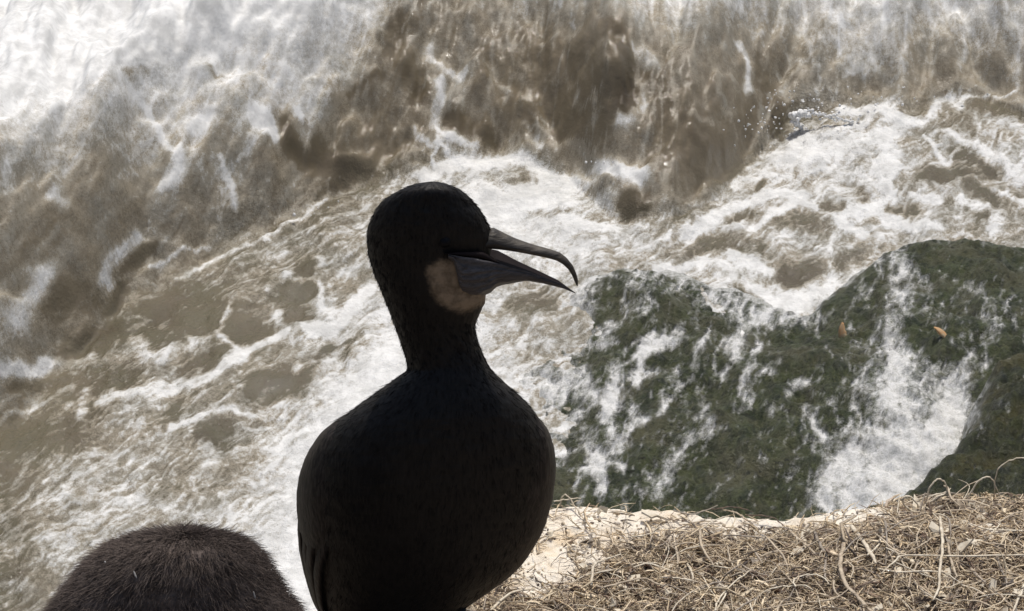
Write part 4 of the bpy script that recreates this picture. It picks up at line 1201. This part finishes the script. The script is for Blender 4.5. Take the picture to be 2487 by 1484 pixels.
BIRD_Y = 2.285
rows = [(442, 1040, 1064, .006, BIRD_Y - .005), (446, 1010, 1084, .013, BIRD_Y - .005), (456, 982, 1108, .019, BIRD_Y - .005), (470, 955, 1130, .024, BIRD_Y - .004), (490, 925, 1152, .028, BIRD_Y),
        (520, 905, 1174, .031, BIRD_Y), (550, 893, 1190, .032, BIRD_Y), (580, 889, 1196, .032, BIRD_Y), (620, 893, 1192, .031, BIRD_Y), (660, 905, 1186, .030, BIRD_Y), (700, 922, 1182, .029, BIRD_Y),
        (735, 936, 1178, .0285, BIRD_Y + .002), (770, 950, 1161, .028, BIRD_Y + .004), (790, 957, 1154, .028, BIRD_Y + .005), (820, 968, 1158, .0285, BIRD_Y + .006), (850, 978, 1168, .030, BIRD_Y + .007),
        (880, 987, 1182, .033, BIRD_Y + .008), (900, 989, 1195, .036, BIRD_Y + .009), (908, 974, 1203, .040, BIRD_Y + .010), (930, 944, 1226, .046, BIRD_Y + .012), (960, 903, 1264, .054, BIRD_Y + .014),
        (990, 860, 1292, .061, BIRD_Y + .016), (1020, 817, 1313, .067, BIRD_Y + .018), (1050, 785, 1328, .071, BIRD_Y + .020), (1080, 763, 1338, .075, BIRD_Y + .022), (1120, 743, 1344, .078, BIRD_Y + .024),
        (1160, 731, 1343, .080, BIRD_Y + .026), (1200, 726, 1337, .081, BIRD_Y + .028), (1240, 727, 1329, .081, BIRD_Y + .031), (1290, 733, 1312, .080, BIRD_Y + .034), (1330, 741, 1290, .078, BIRD_Y + .037),
        (1370, 749, 1262, .075, BIRD_Y + .040), (1400, 756, 1234, .072, BIRD_Y + .042), (1430, 765, 1190, .067, BIRD_Y + .045), (1460, 775, 1146, .061, BIRD_Y + .048), (1484, 786, 1112, .055, BIRD_Y + .050),
        (1520, 815, 1068, .045, BIRD_Y + .053), (1550, 850, 1024, .033, BIRD_Y + .056), (1566, 890, 980, .018, BIRD_Y + .058)]
body = Body(rows, 2, 2.05, 112, soften=920)
bird = empty("cormorant", (-0.06, 2.33, 0.0), label="black cormorant standing on the ledge, head turned right with its bill open", category="bird")
P, Yg, Tg = body.mesh()
# buff throat patch and fine feather relief
buffpoly = np.array([(640, 740), (740, 700), (845, 715), (960, 760), (1100, 820), (1160, 900), (1150, 950), (1125, 990), (1050, 1060), (960, 1112), (880, 1130), (800, 1090), (720, 1040), (660, 960), (620, 860), (600, 780)], float)
buffpoly = np.stack([822.2 + buffpoly[:, 0] * .3324, 394.7 + buffpoly[:, 1] * .3324], -1)
xl = np.interp(Yg, body.ys, body.xl); xr = np.interp(Yg, body.ys, body.xr)
pxs = (xl + xr) / 2 + (xr - xl) / 2 * np.cos(Tg)
sdb = sdist(pxs.ravel(), Yg.ravel(), buffpoly).reshape(pxs.shape)
left_soft = sstep(1000, 1080, pxs)
bf = sstep(-16, 26, sdb) * np.where(pxs < 1085, 0.25 + 0.75 * sstep(1005, 1075, pxs), 1.0) * (1 - 0.35 * sstep(725, 775, Yg))
bf = np.where(np.sin(Tg) < 0.25, bf, 0.0)
bf = np.concatenate([bf[:1] * 0, bf, bf[-1:] * 0], 0)
nr = P.shape[0]
Tf = np.concatenate([Tg[:1], Tg, Tg[-1:]], 0)
Pn = P.reshape(-1, 3)
rel = 0.0011 * fbm(Tf.ravel() * 9, np.repeat(np.r_[0, body.ys, body.ys[-1]] / 30, body.nt), 3, 40)
cen = P.mean(1, keepdims=True).repeat(body.nt, 1).reshape(-1, 3)
nd = Pn - cen; nd /= np.linalg.norm(nd, axis=1)[:, None] + 1e-9
bm = child("body", Pn + nd * rel[:, None], grid_faces(nr, body.nt, True), M_BIRD, bird)
attr(bm.data, "buff", bf.ravel())


def spx(cx, cy):
    """points measured on the close-up of the head"""
    return 822.2 + np.asarray(cx, float) * .3324, 394.7 + np.asarray(cy, float) * .3324


# upper mandible with hooked tip
us = np.array([(900, 560, 642, 15), (980, 530, 634, 14.5), (1060, 500, 628, 13.0), (1130, 478, 629, 11.4), (1180, 503, 633, 10.4), (1240, 533, 641, 9.6), (1300, 560, 650, 9.2), (1380, 588, 665, 8.0),
               (1450, 609, 680, 7.2), (1510, 625, 692, 6.6), (1560, 640, 705, 6.2)], float)
cpath = []
for cx_, t_, b_, w_ in us:
    cpath.append(((cx_, (t_ + b_) / 2), (0, -(b_ - t_) / 2), w_))
hook = [((1606, 688), (11, -29), 5.4), ((1652, 720), (15, -22), 4.6), ((1692, 764), (17, -14), 3.6), ((1718, 812), (16, -8), 2.8), ((1734, 858), (14, -3), 2.0), ((1743, 902), (4, 0), .8)]
cpath += hook
nsd = 18
a = np.arange(nsd) / nsd * 2 * math.pi
ub = []
for (c_, h_, w_) in cpath:
    ppx, ppy = spx(c_[0] + h_[0] * np.cos(a), c_[1] + h_[1] * np.cos(a))
    Pq = at_y(ppx, ppy, np.full(nsd, BIRD_Y))
    Pq = Pq + np.array([0, 1, -0.25]) * (np.sin(a) * (w_ * 1e-3) * np.where(np.cos(a) > 0, 0.85, 1.0))[:, None]
    ub.append(Pq)
ub = np.array(ub)
ub = np.concatenate([ub[:1].mean(1, keepdims=True).repeat(nsd, 1), ub, ub[-1:].mean(1, keepdims=True).repeat(nsd, 1)], 0)
# densify along the bill
idx = np.linspace(0, len(ub) - 1, 64); i0 = np.minimum(idx.astype(int), len(ub) - 2); f0 = (idx - i0)[:, None, None]
ub = ub[i0] * (1 - f0) + ub[i0 + 1] * f0
child("upper_mandible", ub.reshape(-1, 3), grid_faces(len(ub), nsd, True), M_BILL, bird, label="slender grey upper bill ending in a hook")

# lower mandible: an open trough with the wrinkled throat pouch under its base
xs = np.linspace(800, 1728, 72)
nearr = np.interp(xs, [780, 900, 1000, 1150, 1250, 1400, 1500, 1640, 1728], [668, 688, 700, 732, 762, 803, 841, 892, 950])
bott = np.interp(xs, [780, 840, 862, 880, 905, 960, 1040, 1110, 1150, 1200, 1260, 1320, 1380, 1500, 1640, 1728], [690, 735, 830, 930, 972, 992, 982, 952, 912, 895, 885, 873, 866, 886, 921, 956])
farr = np.interp(xs, [780, 1000, 1160, 1300, 1450, 1600, 1728], [600, 612, 642, 716, 786, 858, 950])
hw = np.interp(xs, [780, 870, 960, 1040, 1110, 1150, 1260, 1400, 1500, 1640, 1728], [31.0, 29.5, 26, 22.5, 18.0, 15.0, 11, 7.2, 5.4, 3.2, .8]) * 1e-3
prof = [  # (fraction near->bottom or far->bottom, depth factor) around the trough
    ('n', 0.00, -1.00), ('n', 0.05, -1.05), ('n', .12, -1.03), ('n', .22, -1.0), *[('n', f_, -1.08 + .30 * max(0, f_ - .45) ** 1.6 * 3) for f_ in np.arange(.27, .9, .035)], ('n', 0.92, -.55), ('n', 0.97, -.32), ('n', 1.0, 0.0),
    ('f', 0.92, .45), ('f', 0.75, .78), ('f', 0.5, 1.0), ('f', 0.2, 1.05), ('f', 0.0, 1.0), ('f', .06, .86), ('i', .5, .3), ('i', .5, -.3), ('n', .06, -.86)]
sec = []
for kind, fr, dd in prof:
    if kind == 'n':
        yy = nearr + (bott - nearr) * fr
    elif kind == 'f':
        yy = farr + (bott - farr) * fr
    else:
        yy = np.where(dd > 0, farr * .65 + nearr * .35, farr * .35 + nearr * .65) + (bott - nearr) * 0.22
    ppx, ppy = spx(xs, yy)
    Pq = at_y(ppx, ppy, BIRD_Y + hw * dd)
    sec.append(Pq)
LM = np.stack(sec, 1)
wr = sstep(860, 900, xs) * sstep(1230, 1080, xs)
for q_ in range(4, 23):
    fq_ = prof[q_][1]
    LM[:, q_, 1] += wr * 0.0009 * np.sin(fq_ * 34 + xs * 0.018 + 1.2 * pn(xs / 60, xs * 0 + fq_ * 4, 7)) * (fq_ > .2)
LM = np.concatenate([LM[:1].mean(1, keepdims=True).repeat(len(prof), 1), LM, LM[-1:].mean(1, keepdims=True).repeat(len(prof), 1)], 0)
lm = child("lower_mandible", LM.reshape(-1, 3), grid_faces(len(LM), len(prof), True)[:, ::-1], M_SKIN, bird, label="grey lower bill with wrinkled bare throat pouch")
lm.data.materials.append(M_MOUTH)
lm.data.polygons.foreach_set("material_index", np.tile([1 if q >= len(prof) - 5 else 0 for q in range(len(prof))], len(LM) - 1).astype(np.int32))
# dark gape lining between the two
gx_ = np.linspace(770, 1175, 24)
gt = np.interp(gx_, [770, 900, 1050, 1190], [662, 646, 642, 738]); gb = np.interp(gx_, [770, 900, 1000, 1150, 1190], [668, 690, 703, 738, 742])
secs = []
for fr, dd in ((0, -.6), (.25, -.92), (.5, -.97), (.8, -.95), (1, -.6), (1, .3), (.5, .6), (0, .3)):
    ppx, ppy = spx(gx_, gt + (gb - gt) * fr)
    secs.append(at_y(ppx, ppy, BIRD_Y + dd * np.interp(gx_, [780, 870, 960, 1040, 1110, 1190], [31.4, 29.5, 26, 22.5, 18.0, 13.5]) * 1e-3))
G = np.stack(secs, 1)
G = np.concatenate([G[:1].mean(1, keepdims=True).repeat(8, 1), G, G[-1:].mean(1, keepdims=True).repeat(8, 1)], 0)
child("mouth_lining", G.reshape(-1, 3), grid_faces(len(G), 8, True), M_MOUTH, bird)
# eyes on both sides of the head
ex, ey = spx(790, 578)
for sgn in (-1, 1):
    thb = math.acos((ex - np.interp(ey, body.ys, (body.xl + body.xr) / 2)) / np.interp(ey, body.ys, (body.xr - body.xl) / 2))
    pe = body.point(np.array(float(ey)), np.array(thb * sgn), -0.003)
    Vb, Fb = blob(pe, 0.0052, 3, 12)
    child("eye", Vb, Fb, M_EYE, bird)


def wing(name, th0, th1, side, label):
    """folded wing lying on the flank with its long feathers"""
    ny, nt = 90, 30
    yy = np.linspace(985, 1500, ny)
    lo = np.interp(yy, [985, 1060, 1200, 1380, 1500], [0.35, 0.10, 0.0, 0.05, 0.25])
    hi = np.interp(yy, [985, 1060, 1200, 1380, 1500], [0.55, 0.85, 1.0, 0.95, 0.75])
    s = np.linspace(0, 1, nt)[None, :]
    tt = th0 + (th1 - th0) * (lo[:, None] + (hi - lo)[:, None] * s)
    edge = np.minimum(np.minimum(s, 1 - s) * 7, 1) * np.minimum(1, np.minimum(np.linspace(0, 1, ny), 1 - np.linspace(0, 1, ny)) * 9)[:, None]
    off = -0.0012 + 0.0042 * edge 
    out = body.point(np.repeat(yy[:, None], nt, 1), tt, off)
    inn = body.point(np.repeat(yy[:, None], nt, 1), tt, -0.003)
    V = np.concatenate([out.reshape(-1, 3), inn.reshape(-1, 3)])
    f = grid_faces(ny, nt); g = f[:, ::-1] + ny * nt
    i = np.arange(ny - 1); j = np.arange(nt - 1); o_ = ny * nt
    rimf = [np.stack([i * nt, (i + 1) * nt, (i + 1) * nt + o_, i * nt + o_], -1)[:, ::-1],
            np.stack([i * nt + nt - 1, (i + 1) * nt + nt - 1, (i + 1) * nt + nt - 1 + o_, i * nt + nt - 1 + o_], -1),
            np.stack([j, j + 1, j + 1 + o_, j + o_], -1), np.stack([(ny - 1) * nt + j, (ny - 1) * nt + j + 1, (ny - 1) * nt + j + 1 + o_, (ny - 1) * nt + j + o_], -1)[:, ::-1]]
    wg = child(name, V, np.concatenate([f, g] + rimf), M_WING, bird, label=label)
    # long feathers overlapping like slats towards the tip
    for q in range(9 if side < 0 else 4):
        fr = 0.10 + 0.80 * q / 8 + (0.2 if side > 0 else 0)
        n = 22
        t = np.linspace(0, 1, n)
        y0, y1 = (1090 + 24 * q if side < 0 else 1280 + 10 * q), 1500 - (3 - 0.6 * q) * 8
        yv = y0 + (y1 - y0) * t
        tc = th0 + (th1 - th0) * (fr * (1 - t) + (0.30 + 0.45 * fr) * t)
        wdt = 0.085 * np.interp(t, [0, .15, .7, .93, 1], [.3, 1, .95, .6, .06]) * (th1 - th0)
        secs = []
        for e, lift in ((-1, 0.0), (-.5, .0010), (0, .0022), (.5, .0012), (1, 0.0), (.5, -.0008), (0, -.0006), (-.5, -.0008)):
            secs.append(body.point(yv, tc + wdt * e, (-0.0022 + (0.0050 if side < 0 else 0.0020) * sstep(0, .45, t)) + 0.0008 * (q % 2) + lift + 0.0010 * e))
        S = np.stack(secs, 1)
        S = np.concatenate([S[:1].mean(1, keepdims=True).repeat(8, 1), S, S[-1:].mean(1, keepdims=True).repeat(8, 1)], 0)
        child("feather", S.reshape(-1, 3), grid_faces(len(S), 8, True), M_WING, wg)
    return wg


wing("wing", math.radians(128), math.radians(226), -1, "brownish black folded wing with long flight feathers")
wing("wing", math.radians(38), math.radians(-38), 1, "narrow edge of the far folded wing")

# tail, legs and webbed feet (below and behind)
tail0 = body.point(np.array(1540.0), np.array(math.pi / 2), -0.01)
for q in range(7):
    an = (q - 3) * 0.10
    n = 14; t = np.linspace(0, 1, n)
    c = np.stack([tail0[0] + np.sin(an) * 0.10 * t, tail0[1] - 0.015 + 0.10 * t * np.cos(an), np.maximum(tail0[2] + 0.01 - 0.05 * t, 0.012 + 0.001 * q)], -1)
    V, Fq = tube(c, 0.010 * np.interp(t, [0, .2, .85, 1], [.5, 1, 1, .3]), 8, flat=0.16)
    child("tail_feather", V, Fq, M_WING, bird)
for sgn in (-1, 1):
    hip = np.array([-0.085 + sgn * 0.035, 2.325, 0.075]); ank = np.array([-0.085 + sgn * 0.042, 2.335, 0.030]); toe = np.array([-0.085 + sgn * 0.046, 2.318, 0.012])
    V, Fq = tube(smooth_path([hip, ank, toe], 14), np.linspace(0.013, 0.006, 14), 10)
    lg = child("leg", V, Fq, M_FOOT, bird)
    zf = float(ledge_z(toe[0], toe[1])) + 0.002
    n = 9; fan = np.linspace(-0.75, 0.75, n)
    R_ = np.linspace(0.1, 1, 8)[:, None] * (0.075 + 0.012 * np.cos(fan * 8))[None, :]
    top = np.stack([toe[0] + R_ * np.sin(fan + sgn * .25)[None, :], toe[1] - R_ * np.cos(fan + sgn * .25)[None, :], np.zeros_like(R_) + zf + 0.007 + 0.002 * np.cos(fan * 8)[None, :] * np.ones_like(R_)], -1)
    bot = top - np.array([0, 0, 0.0075])
    V = np.concatenate([top, bot[::-1]], 0)
    child("webbed_foot", V.reshape(-1, 3), grid_faces(16, n), M_FOOT, lg)

# short barbs that roughen the outline of head, neck and flanks
n = 15000
n = 17000
yy = np.concatenate([rng.uniform(448, 930, int(n * .62)), rng.uniform(930, 1480, n - int(n * .62))])
th = rng.uniform(0, 2 * math.pi, n)
p0 = body.point(yy, th, -0.0006); p1 = body.point(yy, th, 0.01)
nn = p1 - p0; nn /= np.linalg.norm(nn, axis=1)[:, None]
dn = body.point(np.minimum(yy + 8, 1560), th) - body.point(yy, th); dn /= np.linalg.norm(dn, axis=1)[:, None] + 1e-9
D = dn + nn * rng.uniform(0.12, 0.34, n)[:, None] + rng.normal(0, .15, (n, 3)); D /= np.linalg.norm(D, axis=1)[:, None]
px_ = np.interp(yy, body.ys, (body.xl + body.xr) / 2) + np.cos(th) * np.interp(yy, body.ys, (body.xr - body.xl) / 2)
keep = ~((sdist(px_, yy, buffpoly) > -14) & (np.sin(th) < .3)) & ~((px_ > 1085) & (yy > 560) & (yy < 735))
L = np.where(yy < 930, rng.uniform(.003, .0065, n), rng.uniform(.005, .012, n))
V, Fq = hairs(p0[keep], D[keep], L[keep], np.full(keep.sum(), .00026))
child("plumage", V, Fq, M_HAIR, bird, kind="stuff")

# ---- the downy young bird hunched at the left
CH_Y = 2.15
crow = [(1284, 440, 452, .003, CH_Y), (1286, 395, 495, .014, CH_Y), (1290, 355, 535, .026, CH_Y), (1296, 322, 566, .037, CH_Y), (1305, 286, 597, .047, CH_Y), (1320, 248, 626, .057, CH_Y), (1345, 215, 647, .066, CH_Y), (1380, 180, 668, .074, CH_Y + .002),
        (1430, 140, 698, .081, CH_Y + .003), (1484, 102, 745, .086, CH_Y + .004), (1560, 72, 785, .089, CH_Y + .005), (1640, 70, 790, .086, CH_Y + .006), (1720, 110, 745, .074, CH_Y + .008), (1790, 190, 660, .05, CH_Y + .01), (1815, 300, 560, .02, CH_Y + .01)]
crow = [(a_ + 7, b_ + 16, c_ - 14, d_, e_) for a_, b_, c_, d_, e_ in crow]
cb = Body(crow, 5, 2.0, 96)
chick = empty("cormorant", (-0.24, CH_Y, 0.0), label="brown downy young bird hunched in the corner, only its fluffy back showing", category="bird")
P, Yg, Tg = cb.mesh()
Pn = P.reshape(-1, 3).copy()
cc = Pn.mean(0)
nd = Pn - cc; nd /= np.linalg.norm(nd, axis=1)[:, None]
Pn += nd * (0.004 * fbm(nd[:, 0] * 6, nd[:, 1] * 6 + nd[:, 2] * 6, 4, 60))[:, None]
Fb = grid_faces(P.shape[0], cb.nt, True)
# lowered neck and head, joined into the same body
neck = smooth_path([cc + np.array([-0.05, -0.03, 0.0]), cc + np.array([-0.11, -0.07, 0.0]), cc + np.array([-0.15, -0.10, -0.05]), cc + np.array([-0.15, -0.12, -0.085])], 24)
nV, nF = tube(neck, np.interp(np.linspace(0, 1, 24), [0, .5, .72, .88, 1], [.045, .028, .026, .028, .012]), 20)
child("body", np.concatenate([Pn, nV]), np.concatenate([Fb, nF + len(Pn)]), M_DOWN, chick)
bl = smooth_path([neck[-1] + np.array([0, 0.005, .01]), neck[-1] + np.array([-0.02, -0.03, -0.005]), neck[-1] + np.array([-0.03, -0.055, -0.016])], 14)
V, Fq = tube(bl, np.linspace(.009, .002, 14), 10)
child("bill", V, Fq, M_BILL, chick)
for sgn in (-1, 1):
    b0 = np.array([-0.24 + sgn * 0.045, CH_Y + .02, 0.04]); b1 = np.array([-0.24 + sgn * 0.05, CH_Y - .01, 0.008]); b2 = np.array([-0.24 + sgn * 0.055, CH_Y - .06, 0.007])
    V, Fq = tube(smooth_path([b0, b1, b2], 14), np.linspace(.012, .007, 14), 8)
    child("leg", V, Fq, M_FOOT, chick)
n = 30000
yy = 1291 + (1790 - 1291) * rng.random(n) ** 1.5
th = rng.uniform(0, 2 * math.pi, n)
p0 = cb.point(yy, th, -0.001); nn = cb.point(yy, th, 0.01) - p0; nn /= np.linalg.norm(nn, axis=1)[:, None]
p0 = p0 + (p0 - cc) / np.linalg.norm(p0 - cc, axis=1)[:, None] * 0.001
dn = cb.point(np.minimum(yy + 8, 1800), th) - cb.point(yy, th); dn /= np.linalg.norm(dn, axis=1)[:, None] + 1e-9
cl_ = fbm(np.cos(th) * 4 + yy / 60, np.sin(th) * 4 + yy / 90, 3, 71)
side = np.cross(nn, dn)
upz = np.array([0, 0, 1.0])
nn2 = nn * .55 + 0.45 * (p0 - cc) / np.linalg.norm(p0 - cc, axis=1)[:, None]
D = nn2 * rng.uniform(.35, .9, n)[:, None] + dn * .55 + side * (cl_ * .9)[:, None] + rng.normal(0, .36, (n, 3)); D /= np.linalg.norm(D, axis=1)[:, None]
V, Fq = hairs(p0, D, rng.uniform(.005, .0125, n), np.full(n, .00026), bend=dn)
child("down", V, Fq, M_DOWN, chick, kind="stuff")
for (xa, ya, xb, yb_) in ((358, 1368, 366, 1385), (612, 1420, 618, 1438), (290, 1350, 292, 1354)):
    ps = []
    for qx, qy in ((xa, ya), ((xa + xb) / 2, (ya + yb_) / 2 + 1), (xb, yb_)):
        cx0 = np.interp(qy, cb.ys, (cb.xl + cb.xr) / 2); ca0 = np.interp(qy, cb.ys, (cb.xr - cb.xl) / 2)
        tq = -math.acos(np.clip((qx - cx0) / ca0, -.98, .98))
        ps.append(cb.point(np.array(float(qy)), np.array(tq), 0.007))
    V, Fq = tube(smooth_path(ps, 9), np.array([.2, .7, 1, 1, 1, 1, .9, .6, .2]) * (0.0007 if abs(xb - xa) < 60 else .00035), 6)
    child("pale_plume", V, Fq, M_PLUME, chick)

# tuft of dark down lying in the straw at the bottom edge
tx, ty = 2245, 1478
tp = at_z(np.array([float(tx)]), np.array([float(ty)]), 0.012)[0]
tuft = empty("down_tuft", tp - np.array([0, 0, .008]), label="small dark grey tuft of down lying in the straw at the bottom edge", category="feather")
Vb, Fb = blob(tp, np.array([.011, .008, .006]), 8, 10)
child("core", Vb, Fb, M_DOWN, tuft)
m = 900
dv = rng.normal(size=(m, 3)); dv[:, 2] = np.abs(dv[:, 2]); dv /= np.linalg.norm(dv, axis=1)[:, None]
V, Fq = hairs(tp + dv * np.array([.010, .007, .005]), dv, rng.uniform(.003, .007, m), np.full(m, .0003))
child("barbs", V, Fq, M_DOWN, tuft, kind="stuff")
